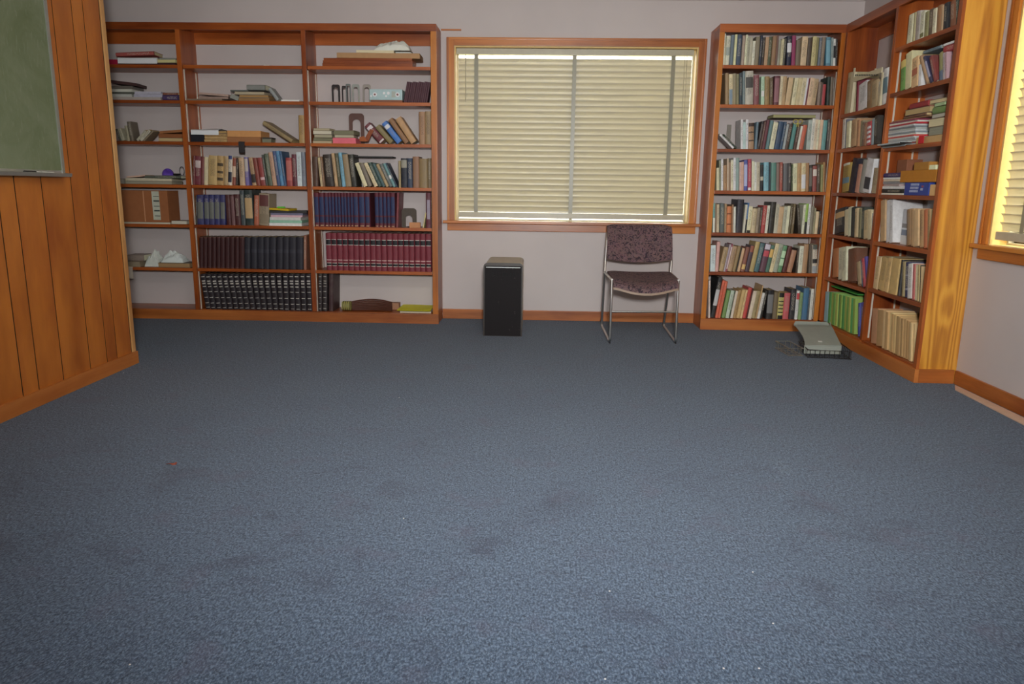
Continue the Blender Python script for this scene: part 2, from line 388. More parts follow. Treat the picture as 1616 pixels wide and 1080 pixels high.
def blind(fr, a0, a1, ztop, zbot, d, tilt, tapes, label, pitch=.0472, mats=None, gap=.03, sag=0):
    t = thing('venetian_blind', label, 'blind', fr((a0+a1)/2, d, zbot))
    def quad(name, m, pts, dv, **k): return MB().prism(pts, dv).build(name, m, t, **k)
    quad('headrail', RAIL, [fr(a0-.016, d-.03, ztop-.048), fr(a1+.006, d-.03, ztop-.048), fr(a1+.006, d+.025, ztop-.048), fr(a0-.006, d+.025, ztop-.048)], (0, 0, .048), bevel=.004)
    zs = ztop-.048-gap; n = int((zs-zbot-.046)/pitch+.5); pitch = (zs-zbot-.046-.004)/n
    ca, sa = math.cos(tilt), math.sin(tilt)
    me = None; wd = .0255
    first = None
    for i in range(n):
        z = zs-.022-i*pitch
        if me is None:
            mb = MB(); segs = 6; base = fr(a0, d, 0); L_ = a1-a0
            A = []; B = []
            for k in range(segs+1):
                q = -1+2*k/segs; off = q*wd; crown = -.0055*(1-q*q)
                dd = off*ca + crown*sa*-1; zz = off*sa + crown*ca
                A.append((dd, zz)); B.append((dd, zz-.0022))
            prof = A+B[::-1]
            P0 = [fr(a0, d+x, z+y)-fr(a0, d, z) for x, y in prof]; dv = fr(a1, d, z)-fr(a0, d, z)
            m_ = len(prof); v = P0+[p+dv for p in P0]
            mb.add(v, [(i2, (i2+1) % m_, m_+(i2+1) % m_, m_+i2) for i2 in range(m_)]+[(k2, k2+1, m_-2-k2, m_-1-k2) for k2 in range(segs)]+[(m_+k2+1, m_+k2, 2*m_-1-k2, 2*m_-2-k2) for k2 in range(segs)])
            me = mb.mesh('slat'); bm = bmesh.new(); bm.from_mesh(me); bmesh.ops.recalc_face_normals(bm, faces=bm.faces); bm.to_mesh(me); bm.free()
            for p in me.polygons: p.use_smooth = True
            me.set_sharp_from_angle(angle=math.radians(50))
        o = link('slat', me, SLAT); o.location = fr(a0, d, z)-t.location; o.parent = t
        o.rotation_euler = (random.uniform(-.008,.008), random.uniform(-.0012,.0012), random.uniform(-.0008,.0008))
    zl = zs-.022-(n-1)*pitch
    quad('bottom_rail', RAIL, [fr(a0, d-.026, zbot), fr(a1, d-.026, zbot), fr(a1, d+.026, zbot), fr(a0, d+.026, zbot)], (0, 0, .046), bevel=.004)
    ext = wd*abs(ca)+.006
    for a in tapes:
        for dd in (d-ext-.0015, d+ext):
            quad('ladder_tape', TAPE, [fr(a-.016, dd, zbot+.004), fr(a+.016, dd, zbot+.004), fr(a+.016, dd+.0015, zbot+.004), fr(a-.016, dd+.0015, zbot+.004)], (0, 0, ztop-.05-zbot))
    return t
b1 = blind(fb, .03, 1.952, 2.255, .880, .05, math.radians(103), (.178, .99, 1.80), 'closed cream venetian blind filling the window beside the chair')
MB().tube([fb(.092, .012, 2.2), fb(.092, .014, 1.83)], .004, 6).build('tilt_wand', RAIL, b1)
MB().tube([fb(1.885, .012, 2.2), fb(1.89, .013, 1.45)], .0025, 6).build('pull_cord', RAIL, b1)
MB().tube([fb(1.905, .012, 2.2), fb(1.908, .013, 1.5)], .0025, 6).build('pull_cord', RAIL, b1)
b2 = blind(fv, .03, 1.985, 2.255, .885, .04, math.radians(115), (.24, 1.0, 1.75), 'half open cream venetian blind in the window past the bookcase end panel')

# ------------------------------------------------------------------ bookcases
def board(name, parent, x0, x1, y0, y1, z0, z1, m, bev=.002): return MB().box(x0, x1, y0, y1, z0, z1).build(name, m, parent, bevel=bev)
ZL = [2.062, 1.791, 1.468, 1.124, .799, .436, .084]
ZWN = [2.09, 1.797, 1.46, 1.135, .80, .481, .094]
ZA = [1.722, 1.462, 1.13, .804, .462, .1]
ZB = [2.07, 1.783, 1.434, 1.122, .804, .48, .1]
TH = .026
case_l = thing('bookcase', 'wide stained wood built-in bookcase with three bays behind the partition', 'bookcase', (-2.4, 6.27, 0), 'built-in bookcases')
XE = -.8243
board('top_board', case_l, XL0, XE, YL+.02, YW, 2.352, 2.377, WOOD[0]); board('top_rail', case_l, XL0, XE, YL, YL+.02, 2.325, 2.379, WOOD[0])
board('wall_cleat', case_l, XL0, XE-.046, YW-.02, YW, 2.262, 2.352, WOOD[0])
board('base_rail', case_l, XL0, XE+.004, YL-.012, YL+.015, 0, .082, BASEW[0], .003)
board('side_panel', case_l, XE-.044, XE, YL+.02, YW, 0, 2.352, WOOD[2]); board('stile', case_l, XE-.046, XE, YL, YL+.02, .082, 2.325, CASE[2])
BAYS = [(XL0+.002, -2.902), (-2.866, -1.897), (-1.861, XE-.046)]
for x in (-2.902, -1.897): board('divider', case_l, x, x+.036, YL+.003, YW, .084, 2.352, WOOD[2])
def clips(parent, x, y, zs, s, ax=0):
    me = None
    for z in zs:
        o = (MB().box(x, x+s*.012, y-.006, y+.006, z-TH-.008, z-TH) if ax == 0 else MB().box(x-.006, x+.006, y, y+s*.012, z-TH-.008, z-TH)).build('shelf_clip', STEEL, parent)
def standards(parent, x, s, y0, y1, z0, z1, ax=0):
    for y in (y0, y1):
        if ax == 0: MB().box(x, x+s*.004, y-.008, y+.008, z0, z1).build('shelf_standard', STEEL, parent)
        else: MB().box(y-.0055, y+.0055, x, x+s*.004, z0, z1).build('shelf_standard', STEEL, parent)
for i, (x0, x1) in enumerate(BAYS):
    for j, z in enumerate(ZL):
        board('shelf', case_l, x0+.005, x1-.005, YL+.012 if j < 6 else YL+.016, YW-.002, z-TH, z, WOOD[0])
    standards(case_l, x0, 1, YL+.035, YW-.04, .085, 2.03 if i else 2.03); standards(case_l, x1, -1, YL+.035, YW-.04, .085, 2.03)

case_w = thing('bookcase', 'single bay stained wood bookcase between the blind-covered window and the corner', 'bookcase', (1.85, 6.25, 0), 'built-in bookcases')
XA, XI = 1.368, 1.4077
board('top_board', case_w, XA, XR, YR+.02, YW, 2.362, 2.387, WOOD[0]); board('top_rail', case_w, XA, XR, YR, YR+.02, 2.328, 2.389, WOOD[0])
board('side_panel', case_w, XA, XI-.004, YR+.02, YW, 0, 2.362, WOOD[2]); board('stile', case_w, XA, XI, YR, YR+.02, .09, 2.328, CASE[2])
board('side_panel', case_w, 2.297, XR, YR+.02, YW, 0, 2.362, WOOD[2]); board('stile', case_w, 2.293, XR, YR, YR+.02, .09, 2.328, CASE[2])
board('base_rail', case_w, XA-.004, XR-.014, YR-.012, YR+.015, 0, .09, BASEW[0], .003)
for j, z in enumerate(ZWN): board('shelf', case_w, XI+.002, 2.292, YR+.006 if j < 6 else YR+.016, YW-.002, z-TH, z, WOOD[0])
standards(case_w, XI-.004, 1, YR+.035, YW-.04, .1, 2.05); standards(case_w, 2.297, -1, YR+.035, YW-.04, .1, 2.05)

case_r = thing('bookcase', 'two bay stained wood bookcase on the side wall ending in a broad panel', 'bookcase', (2.45, 5.28, 0), 'built-in bookcases')
YE, YD = 4.472, 5.262
board('top_board', case_r, XR+.02, XW, YE, YR, 2.362, 2.387, WOOD[1]); board('top_rail', case_r, XR, XR+.02, YE, YR, 2.328, 2.389, WOOD[1])
board('wall_cleat', case_r, XW-.02, XW, YE+.03, YR-.03, 2.27, 2.362, WOOD[1])
board('end_panel', case_r, XR+.004, XW, YE, YE+.03, 0, 2.362, PANEL, .003); board('stile', case_r, XR-.004, XR+.016, YE-.002, YE+.036, .085, 2.328, WOOD[2])
board('divider', case_r, XR+.002, XW, YD, YD+.034, .1, 2.362, WOOD[2])
board('side_panel', case_r, XR+.002, XW, YR-.03, YR, .1, 2.362, WOOD[2])
board('base_rail', case_r, XR-.014, XR+.012, YE-.016, YR-.014, 0, .085, BASEW[1], .003)
board('base_rail', case_r, XR+.012, XW-.017, YE-.016, YE, 0, .085, BASEW[0], .003)
for j, z in enumerate(ZA): board('shelf', case_r, XR+.006, XW-.002, YD+.036, YR-.032, z-TH, z, WOOD[1])
for j, z in enumerate(ZB): board('shelf', case_r, XR+.006, XW-.002, YE+.034 if j else YE+.034, YD-.002, z-TH, z, WOOD[1])
standards(case_r, YR-.03, -1, XR+.045, XW-.04, .12, 1.7, 1); standards(case_r, YD+.034, 1, XR+.045, XW-.04, .12, 2.05, 1)
standards(case_r, YD, -1, XR+.045, XW-.04, .12, 2.05, 1)

# ------------------------------------------------------------------ ceiling lamps, unseen, added to light the room
def lampmat():
    m = bpy.data.materials.new('lamp_diffuser'); m.use_nodes = True; nt = m.node_tree; nt.nodes.clear()
    e = N(nt, 'ShaderNodeEmission'); e.inputs[0].default_value = (.97, .99, 1, 1); e.inputs[1].default_value = LAMP
    out = N(nt, 'ShaderNodeOutputMaterial'); L(nt, e.outputs[0], out.inputs[0]); return m
LM = lampmat()
for x, y, lab in ((.3, 1.9, 'unseen long fluorescent ceiling lamp added over the middle of the room'), (.25, -.3, 'unseen long fluorescent ceiling lamp added over the rear of the room')):
    t = thing('added_ceiling_lamp', lab, 'lamp', (x, y, HC), 'added ceiling lamps')
    MB().box(x-.62, x+.62, y-.17, y+.17, HC-.03, HC).build('housing', STEEL, t, bevel=.004)
    MB().box(x-.6, x+.6, y-.15, y+.15, HC-.09, HC-.03).build('diffuser', LM, t, bevel=.01)

lx, ly, lz = .1, -.5, 1.5  # added lamp, gives the frontal light of a flash near the camera
t = thing('flash_tripod_lamp', 'added black tripod lamp behind the camera in place of a flash', 'lamp', (lx, ly, 0))
p = Vector((lx, ly, lz)); d = (Vector((.25, 6.4, 1.45))-p).normalized()
MB().tube([p-d*.2, p+d*.01], .15, 20).build('lamp_head', BLACKM, t, smooth=True)
MB().tube([(lx, ly-.1, .55), p-d*.1], .012, 8).build('pole', BLACKM, t)
for k in range(3):
    a = math.radians(90+120*k); MB().tube([(lx, ly-.1, .6), (lx+.35*math.cos(a), ly-.1+.35*math.sin(a), .012)], .01, 8).build('leg', BLACKM, t)
ld = bpy.data.lights.new('lamp_bulb', 'SPOT'); ld.energy = SPOT; ld.color = (1, 1, 1); ld.spot_size = math.radians(98); ld.spot_blend = 1; ld.shadow_soft_size = .13
lo = bpy.data.objects.new('lamp_bulb', ld); COL.objects.link(lo); lo.location = p+d*.16; lo.rotation_euler = d.to_track_quat('-Z', 'Y').to_euler()
lo.parent = t; lo.matrix_parent_inverse = parent_matrix(t).inverted()

# ------------------------------------------------------------------ books
NAMES = [('white', 'd9d6cc'), ('cream', 'cdbf96'), ('tan', 'a98a5c'), ('brown', '7a5536'), ('dark brown', '46342a'), ('black', '24242a'),
         ('grey', '8a8880'), ('dark grey', '4e4e50'), ('maroon', '662430'), ('red', 'a82c2c'), ('pink', 'cf8c8c'), ('orange', 'c8602a'),
         ('salmon', 'b5826a'), ('ochre', 'a5832c'), ('olive', '7c7848'), ('green', '4e8a4a'), ('dark green', '2c4038'), ('pale green', 'a3bca0'),
         ('teal', '45807e'), ('blue', '34689a'), ('navy', '24305a'), ('pale blue', '9fbcc8'), ('slate blue', '5e7080'), ('purple', '56468a'), ('magenta', '8c1f55'), ('lime', '84b22e'), ('dark olive', '4a4428')]
def cname(hx):
    g = lambda q: [int(q[i:i+2], 16) for i in (0, 2, 4)]
    a = g(hx); return min(NAMES, key=lambda n: sum((p-q)**2*k for p, q, k in zip(a, g(n[1]), (1.0, 1.2, 1.1))))[0]
PAGEC = ['d8c79c', 'cbb583', 'e0d6ba', 'bfa878']
def book_meshes(t, h, d, paper):
    """spine at y=0, thickness along x, height along z"""
    bd = min(.0028, t*.16) if not paper else min(.0009, t*.1); ov = .003 if not paper else .0004
    r = min(.009, t*.34) if not paper else min(.002, t*.14)
    out = [(0, d), (0, r)]+[(t*.12, r*.35), (t*.32, r*.05), (t*.5, 0), (t*.68, r*.05), (t*.88, r*.35)]+[(t, r), (t, d)]
    inn = [(t-bd, d), (t-bd, r+bd), (bd, r+bd), (bd, d)]
    n = 9; P = out+inn; mb = MB()
    v = [(x, y, 0) for x, y in P]+[(x, y, h) for x, y in P]; m = 13
    f = [(i, (i+1) % m, m+(i+1) % m, m+i) for i in range(m)]
    for o, s in ((0, 1), (m, -1)):
        caps = [(0, 1, 11, 12), (1, 2, 11), (2, 3, 11), (3, 4, 11), (4, 10, 11), (4, 5, 10), (5, 6, 10), (6, 7, 10), (7, 8, 9, 10)]
        f += [tuple(o+i for i in (q if s < 0 else q[::-1])) for q in caps]
    mb.add(v, f)
    pb = MB().box(bd, t-bd, r+bd, d-ov, ov, h-ov)
    return mb, pb
BOOKS = []
def finish(mb, name):
    me = mb.mesh(name); bm = bmesh.new(); bm.from_mesh(me); bmesh.ops.recalc_face_normals(bm, faces=bm.faces); bm.to_mesh(me); bm.free(); return me
def make_book(t, h, d, hx, M, name, paper=False, bands=(), gain=None, pagec=None, mt=None):
    mb, pb = book_meshes(t, h, d, paper)
    o = link(name, finish(mb, name), mt or COVER, None, aged(hx, gain or BOOK_GAIN)); o.matrix_world = M
    o.location, o.rotation_euler = M.to_translation(), M.to_euler()
    p = bpy.data.objects.new('page_block', finish(pb, 'page_block')); COL.objects.link(p); p.data.materials.append(PAGES); p.parent = o
    p.color = lin(pagec or random.choice(PAGEC), 1.25)
    for z0, z1, c, nar in bands:                  # printed or pasted labels that wrap the spine
        r = min(.009, t*.34) if not paper else min(.002, t*.14); e = .0006
        pr = [(t*.06, r*.67-e), (t*.12, r*.35-e), (t*.32, r*.05-e), (t*.5, -e), (t*.68, r*.05-e), (t*.88, r*.35-e), (t*.94, r*.67-e)]
        inn = [(t*.88, r*.35+e), (t*.5, e), (t*.12, r*.35+e)]
        if nar: pr = [(t*.2, r*.22-e), (t*.32, r*.05-e), (t*.5, -e), (t*.68, r*.05-e), (t*.8, r*.22-e)]; inn = [(t*.7, r*.1+e), (t*.3, r*.1+e)]
        P = pr+inn; m = len(P)
        v = [(x, y, h*z0) for x, y in P]+[(x, y, h*z1) for x, y in P]
        b_ = MB().add(v, [(i, (i+1) % m, m+(i+1) % m, m+i) for i in range(m)]+[tuple(range(m))[::-1], tuple(range(m, 2*m))])
        q = bpy.data.objects.new('spine_label', finish(b_, 'spine_label')); COL.objects.link(q); q.data.materials.append(TINT); q.parent = o; q.color = aged(c, BOOK_GAIN)
    return o

ORDN = 'first second third fourth fifth sixth seventh eighth ninth tenth eleventh twelfth thirteenth fourteenth fifteenth sixteenth seventeenth eighteenth nineteenth twentieth'.split()
class Row:
    """a shelf: plane axis and value of the spines, height of the shelf, where the shelf ends"""
    def __init__(s, kind, z, crop, lo, hi, zmax=9, off=.02):
        where = ''; s.zmax = zmax
        s.k = kind; s.z = z; s.crop = crop; s.where = where; s.lo = lo; s.hi = hi
        if kind == 'x': s.p0 = Vector((XR+off, 0, z)); s.e = Vector((0, -1, 0)); s.inn = Vector((1, 0, 0)); s.face = -math.pi/2; s.deep = XW-XR-off
        else:
            y = (YL if kind == 'L' else YR)+off; s.p0 = Vector((0, y, z)); s.e = Vector((1, 0, 0)); s.inn = Vector((0, 1, 0)); s.face = 0; s.deep = YW-y
    def s_of(s, x, z=None):
        u = s.crop[0]+x/s.crop[2]; p = s.p0.copy(); p.z = s.z if z is None else z; d = p-CAM
        return -((u-808)*d.dot(FW)-FPX*d.dot(RT))/((u-808)*s.e.dot(FW)-FPX*s.e.dot(RT))
    def z_of(s, y, a):
        v = s.crop[1]+y/s.crop[2]; p = s.p0+s.e*a; p.z = 0; d = p-CAM; e = Vector((0, 0, 1)); k = -(v-540)
        # (v-540) (d.FW) = -F (d.UP)
        return -((v-540)*d.dot(FW)+FPX*d.dot(UP))/((v-540)*e.dot(FW)+FPX*e.dot(UP))
    def pt(s, a, z, back=0): p = s.p0+s.e*a+s.inn*back; p.z = z; return p
ORD = ['top', 'second', 'third', 'fourth', 'fifth', 'sixth', 'lowest']
def parse(txt):
    r = []
    for ln in txt.strip().splitlines():
        q = ln.split()
        if not q: continue
        r.append((float(q[0]), float(q[1]), float(q[2]), float(q[3]), q[4], q[5:] ))
    return r
def shelf_books(row, txt, group, where, name='book', setlabel=None, snap=1.8, gain=None, depth=None):
    B = []
    for x0, x1, dx, yt, hx, ex in parse(txt):
        a, b = row.s_of(x0), row.s_of(x1); zt = row.z_of(yt, (a+b)/2+0)
        zt = row.z_of(yt, row.s_of((x0+x1)/2+dx, zt))
        zt = min(zt, row.zmax)
        t = math.atan2(row.s_of(x0+dx, zt)-a, zt-row.z)
        if abs(t) < math.radians(snap): t = 0
        B.append([a, b, t, zt-row.z, hx, ex])
    g = .0004
    for i in range(len(B)):
        if i and B[i][0] < B[i-1][1]+g: B[i][0] = B[i-1][1]+g
        if B[i][1] < B[i][0]+.004: B[i][1] = B[i][0]+.004
    if B and B[0][0] < row.lo+.001:
        d = row.lo+.001-B[0][0]
        for i, q in enumerate(B):
            if i == 0: q[0] += d; q[1] = max(q[1], q[0]+.004)
            elif q[0] < B[i-1][1]+g: q[0] = B[i-1][1]+g; q[1] = max(q[1], q[0]+.004)
    for sg in (1, -1):                       # a leaning run gives up a little room so that it can lean on its neighbour
        i = 0
        while i < len(B):
            j = i
            while j < len(B) and math.radians(2.2) < B[j][2]*sg < math.radians(15) and (j == i or (B[j][0]-B[j-1][1] < .02 and abs(B[j][2]-B[j-1][2]) < math.radians(7))): j += 1
            if j-i >= 2 and not setlabel:
                run = B[i:j]; ts = sorted(q[2]*sg for q in run); t_ = ts[len(ts)//2]
                e_ = run[-1] if sg > 0 else run[0]
                nb_h = (B[j][3] if j < len(B) else 9) if sg > 0 else (B[i-1][3] if i else 9)
                have = ((B[j][0] if j < len(B) else row.hi)-run[-1][1]) if sg > 0 else (run[0][0]-(B[i-1][1] if i else row.lo))
                need = min(nb_h, e_[3])*math.tan(t_)+.001-max(0, have); tot = run[-1][1]-run[0][0]
                if need > .14*tot: t_ = math.atan(max(0, (.14*tot+max(0, have))/min(nb_h, e_[3]))); need = .14*tot
                if need > 0:
                    k_ = 1-need/tot; o_ = run[0][0] if sg > 0 else run[-1][1]
                    for q in run: q[0] = o_+(q[0]-o_)*k_; q[1] = o_+(q[1]-o_)*k_
                for q in run: q[2] = sg*t_
            i = max(j, i+1)
    for i in range(len(B)-1, -1, -1):        # keep the row inside its bay
        lim = row.hi-.001 if i == len(B)-1 else B[i+1][0]-g
        if B[i][1] > lim: B[i][1] = lim; B[i][0] = min(B[i][0], lim-.004)
    for i in range(len(B)-1, -1, -1):        # a book leaning right rests on what stands right of it
        if B[i][2] > 0:
            nb = B[i+1] if i < len(B)-1 else [row.hi, 0, 0, 9]
            hm = min(B[i][3], nb[3]); lim = math.tan(nb[2])+max(0, nb[0]-B[i][1]-.0006)/hm if nb[2] >= 0 else max(0, math.tan(nb[2])+(nb[0]-B[i][1]-.0006)/hm)
            B[i][2] = min(B[i][2], math.atan(max(lim, 0)))
    for i in range(len(B)):
        if B[i][2] < 0:
            nb = B[i-1] if i else [0, row.lo, 0, 9]
            hm = min(B[i][3], nb[3]); lim = math.tan(-nb[2])+max(0, B[i][0]-nb[1]-.0006)/hm if nb[2] <= 0 else max(0, -math.tan(nb[2])+(B[i][0]-nb[1]-.0006)/hm)
            B[i][2] = -min(-B[i][2], math.atan(max(lim, 0)))
    out = []
    for i, (a, b, t, h, hx, ex) in enumerate(B):
        wd = (b-a)*math.cos(t); hh = (h-wd*abs(math.sin(t)))/math.cos(t)
        paper = 'p' in ex; bands = []
        for e in ex:
            if ':' in e: q = e.split(':'); bands.append((float(q[0]), float(q[1]), q[2], len(q) > 3))
        dp = min(depth or max(.11, hh*random.uniform(.66, .76)), row.deep-.012)
        back = random.uniform(0, .012)+(.03 if 'b' in ex else 0); back = min(back, row.deep-.006-dp)
        if t > 0: o = row.pt(b-wd*math.cos(t), row.z+wd*math.sin(t)+.0003, back)
        else: o = row.pt(a, row.z+.0003, back)
        M = Matrix.Translation(o) @ Matrix.Rotation(row.face, 4, 'Z') @ Matrix.Rotation(t, 4, 'Y')
        bk = make_book(wd, hh, dp, hx, M, 'paperback' if paper and name == 'book' else name, paper, bands, gain, mt=TINT if setlabel else None)
        nm = [e[1:].replace('_', ' ') for e in ex if e[0] == '=']
        kind = 'paperback' if paper else 'book'
        if setlabel: lab = setlabel.replace('#', ORDN[i]).replace('@', cname(hx))
        else:
            L1 = cname(B[i-1][4]) if i else None; R1 = cname(B[i+1][4]) if i < len(B)-1 else None
            sz = 'slim ' if wd < .014 else 'thick ' if wd > .042 else ''
            me = (nm[0] if nm else cname(hx))
            if L1 and R1: lab = f'{sz}{me} {kind} between {L1} and {R1} ones, {where}'
            elif R1: lab = f'{sz}{me} {kind} before a {R1} one at row end, {where}'
            else: lab = f'{sz}{me} {kind} after a {L1} one at row end, {where}'
        tag(bk, lab, 'paperback' if paper and name == 'book' else 'book', group); BOOKS.append(bk); out.append((bk, a, b, t, row.z+h))
    return out
GW = ' of the corner bookcase'
def wrow(j, crop, txt):
    r = Row('R', ZWN[j], crop, XI+.001, 2.2925, ZWN[j-1]-TH-.003 if j else 2.355)
    return r, shelf_books(r, txt, 'books on the %s shelf%s' % (ORD[j], GW), '%s shelf, corner bookcase' % ORD[j])
C1 = (1100, 20, 6.733); C2 = (1110, 160, 7.2); C3 = (1110, 300, 7.345); C4 = (1095, 400, 6.733)
wrow(0, C1, '''280 299 10 220 c9c4a8 p
301 345 18 245 c4c6ac .35:.62:8f9a90
345 385 18 235 5a6d78
386 412 22 230 c9c48a p
415 466 25 230 33475c
468 501 20 245 9c8a78
502 525 28 232 d8c9a0 p
525 550 30 255 97967e p
550 578 28 255 a39f88 p
579 607 18 300 d5ccae p
609 656 25 252 7a7057
657 683 25 240 2b3444
684 709 25 260 3a3532
711 746 22 258 a9855f p
746 786 28 250 4b5136
787 832 30 245 8e6a46
832 852 35 240 6f4f45
852 879 20 290 8d8b7a p
880 909 18 278 b5ad82 p
911 936 16 270 4a4c42
938 997 12 245 23263a .45:.76:cfd0d2
999 1047 15 240 8c1f55
1049 1099 15 285 6d604c
1101 1161 20 250 c6ab80 p
1162 1208 18 265 4a3d30
1210 1250 18 250 b7ab6d p
1250 1279 18 262 807a45
1280 1311 15 265 5d6873
1312 1353 18 258 7c6c58
1355 1415 12 255 3f7d93 .1:.9:5f97a8
1415 1441 10 262 7c9290 p
1442 1471 8 275 d8d3bd p .3:.75:2a2a2c
1472 1494 5 280 26262a''')
wrow(1, C1, '''302 341 0 640 93774f
342 380 0 650 c8b88a p .0:.5:6d8292
380 418 2 645 8a8060
418 449 2 650 7d7a58
450 486 2 640 2f4048
487 515 3 620 6b7f82
515 601 8 615 a9a595 .5:.82:4a4844
604 662 12 660 7d4048
684 719 2 675 9fc2a0 p .3:.5:e0dcc0
721 771 10 675 8d7240
771 811 12 690 5d4a30
814 871 15 670 5d2b36 .1:.92:8a5a60
872 901 28 672 c9b892 p
902 935 25 675 ab8b5c p
938 988 45 685 bfa273 p
1004 1046 45 690 cfbf94 p
1047 1086 45 690 b9ab7c p
1087 1131 40 690 c2b68d p
1132 1152 50 695 d9d5c8 p
1152 1169 40 700 6d2636
1170 1215 40 690 c8a882 p =pinkish_cream
1215 1262 38 700 a98f66 p
1274 1308 30 735 7d6a5c
1309 1322 25 740 5c4a40
1322 1363 18 760 a5202c
1365 1406 15 680 24332e
1408 1441 15 680 6a5c4c
1441 1466 8 690 8a8478''')
r3, o3 = wrow(2, C2, '''335 368 -215 365 cfd2c4 p
370 402 -215 370 2c3c30
424 450 0 205 d5d3c4 p
450 482 3 235 9db8b4 p
482 514 3 205 dcd8c8 p
516 582 5 240 9d7a55 .3:.34:2e2620 .62:.66:2e2620 .86:.99:40302a
583 611 30 235 5c7887
612 641 40 225 2e2b30 .1:.9:57504e
642 667 55 230 5c3f38
668 708 60 210 64303a
710 752 60 215 4f7a7c
754 808 55 235 cdc29e p
818 881 60 225 2c4763
882 913 70 230 33506a
914 941 70 260 8f9a9a p
942 990 60 250 4d3a30
994 1042 65 245 3f8079
1043 1080 70 250 52352c
1084 1110 50 280 d9cdb4 p
1110 1163 45 265 b4502e
1167 1211 40 215 9aa9a0 p
1212 1246 40 195 c2c1b4 p
1247 1281 40 205 cdb597 p
1282 1306 35 210 d6c3a2 p
1307 1336 35 210 c9a684 p
1337 1390 25 215 4b8a88
1394 1425 12 200 4c4a48
1425 1449 8 240 6e685e''')
wrow(3, C2, '''150 179 0 755 c2bd94 p
180 204 2 670 7f8468
205 229 0 655 dcdcd8 p
230 269 0 725 a37a4c
270 292 0 650 b49c80 p
292 313 2 690 8a6a4c
314 343 2 665 cfc0a0 p
344 372 3 640 cfd6cc p
372 413 5 640 7d9790
414 433 5 690 c7a39a p
433 463 5 685 c0937c p
463 507 8 665 4454a0 .15:.85:9aa4d0
508 549 8 655 ad2f4c .02:.1:d8c8c8
549 579 5 680 cfc7a6 p
579 606 5 690 d9d3b9 p
606 643 8 690 b0a78c p
645 684 8 720 25262a .4:.55:b0a890
688 747 8 690 6aa6b4
748 766 5 690 2d3840
767 829 0 695 4a8074
829 871 0 700 7a6258
872 906 3 690 9c4a3c
907 961 -5 705 58595c
961 1001 0 700 403d3e
1001 1018 0 720 4c5a38
1019 1067 10 705 d6c79a p
1068 1111 8 700 b48a50
1111 1166 5 700 d2b684 .1:.6:e6dcc8
1167 1202 0 700 9a6f42
1202 1242 8 725 2e2a28 .2:.9:6a6258
1243 1292 8 730 8c4038 .6:.86:c8bcae
1293 1332 8 715 4d3d30
1333 1359 6 720 8a8a50
1359 1396 6 690 b07f3e
1396 1414 5 700 7c5a3a''')
wrow(4, C3, '''105 131 8 155 5f9a90 p .0:.5:c8c4b4
131 151 6 155 7a5c40
151 187 6 165 b8a684
189 242 6 155 525c5a
243 269 0 160 a08056
270 326 5 190 c26a24 .3:.34:6a2f12 .7:.74:6a2f12
326 346 4 170 94704a
347 373 8 195 d4cbb4 p
374 452 25 110 25252f
453 479 40 170 b5b29c p
480 500 50 150 2f6ea5 .0:.45:2a2a2c
501 546 55 190 d0bf94 p .0:.1:2c2620
548 602 65 215 b9a67c
603 641 65 205 8a7a64
641 667 65 200 4b3f38
668 716 85 180 a82d2c
717 748 85 180 d8c6b0 p
751 818 100 140 27251f
821 863 95 165 a8a48e p
864 916 80 195 b69468 p
917 956 80 195 a3a58c p
957 991 80 185 cdc3a0 p
992 1022 100 160 4f4428
1024 1054 60 160 6a5834
1102 1136 -20 170 3b3226
1138 1166 40 170 cfc7a8 p
1166 1196 40 160 84b22e .0:.4:2a2a28
1196 1224 45 165 c9c9bd p
1225 1267 30 190 7a7560
1268 1290 20 210 8d8a66
1290 1331 20 250 cbb184
1332 1352 5 240 2d2925''')
wrow(5, C3, '''80 137 10 640 b3c4c4 p
139 179 15 600 d3958c
180 238 55 660 a08558
239 262 65 630 9a8d94 p
262 281 75 625 8d2f44 .1:.9:c8b0b0
282 345 75 650 a3815a
345 386 70 650 8b7346
386 402 60 670 2f2c26
402 443 75 675 c09a6e
444 493 70 660 7d4634 .1:.3:c8a050
494 547 75 640 483540 .75:.98:8a4a32
549 607 85 600 a78f4e
609 667 80 615 3b6268
669 743 80 620 5c3846 .55:.75:b83848 .8:.98:b8b0bc
744 790 75 640 3f6a58 .55:.85:cfa040
793 837 80 620 cdb684 p
838 892 60 625 8d9480
893 948 70 645 4e8a5c .25:.5:a4c89c .55:.8:a4c89c
949 1004 50 650 54201c
1006 1070 35 695 a3704c
1070 1089 30 680 3d2f26
1094 1142 45 650 d5c8ac p
1143 1202 25 630 a1794e
1203 1228 15 640 5a5044
1250 1331 5 635 b8ad98 .35:.5:2a2826 .0:.25:8a9092 .84:1:4a5048''')
wrow(6, C4, '''155 174 5 290 c9b4a8 p
177 228 60 255 1d1f22 .3:.7:a8a8a8
230 262 95 290 d5512a
263 294 100 300 d9562c
304 347 60 395 63883f
348 386 65 395 a3b5a0 p
387 403 65 400 39452f
403 431 60 400 cbb7a4 p
431 471 60 390 9d7a3e
471 517 70 385 b99753
517 540 65 390 cfa86c p
541 587 85 365 b22f28
587 601 75 375 4a1c1c
601 641 70 400 c7b59c p
641 691 60 400 938150
692 707 60 345 b08a52
707 737 55 420 c6c2ba p
738 767 50 400 242320
768 837 25 395 1f1e20 .2:.85:6c6c6c
838 887 20 415 6b5a3c
888 947 25 425 b8ac52 .0:.14:1c1a16 .24:.28:1c1a16 .38:.42:1c1a16 .52:.56:1c1a16 .66:.7:1c1a16 .84:1:1c1a16
948 1011 20 425 b8424a
1012 1071 20 385 26252b
1072 1107 30 400 d7cdc0 .7:.92:b83038
1108 1142 28 420 72935a
1143 1203 25 370 2f6488
1204 1221 15 400 3a4450
1222 1252 20 380 c2c4b8 p''')

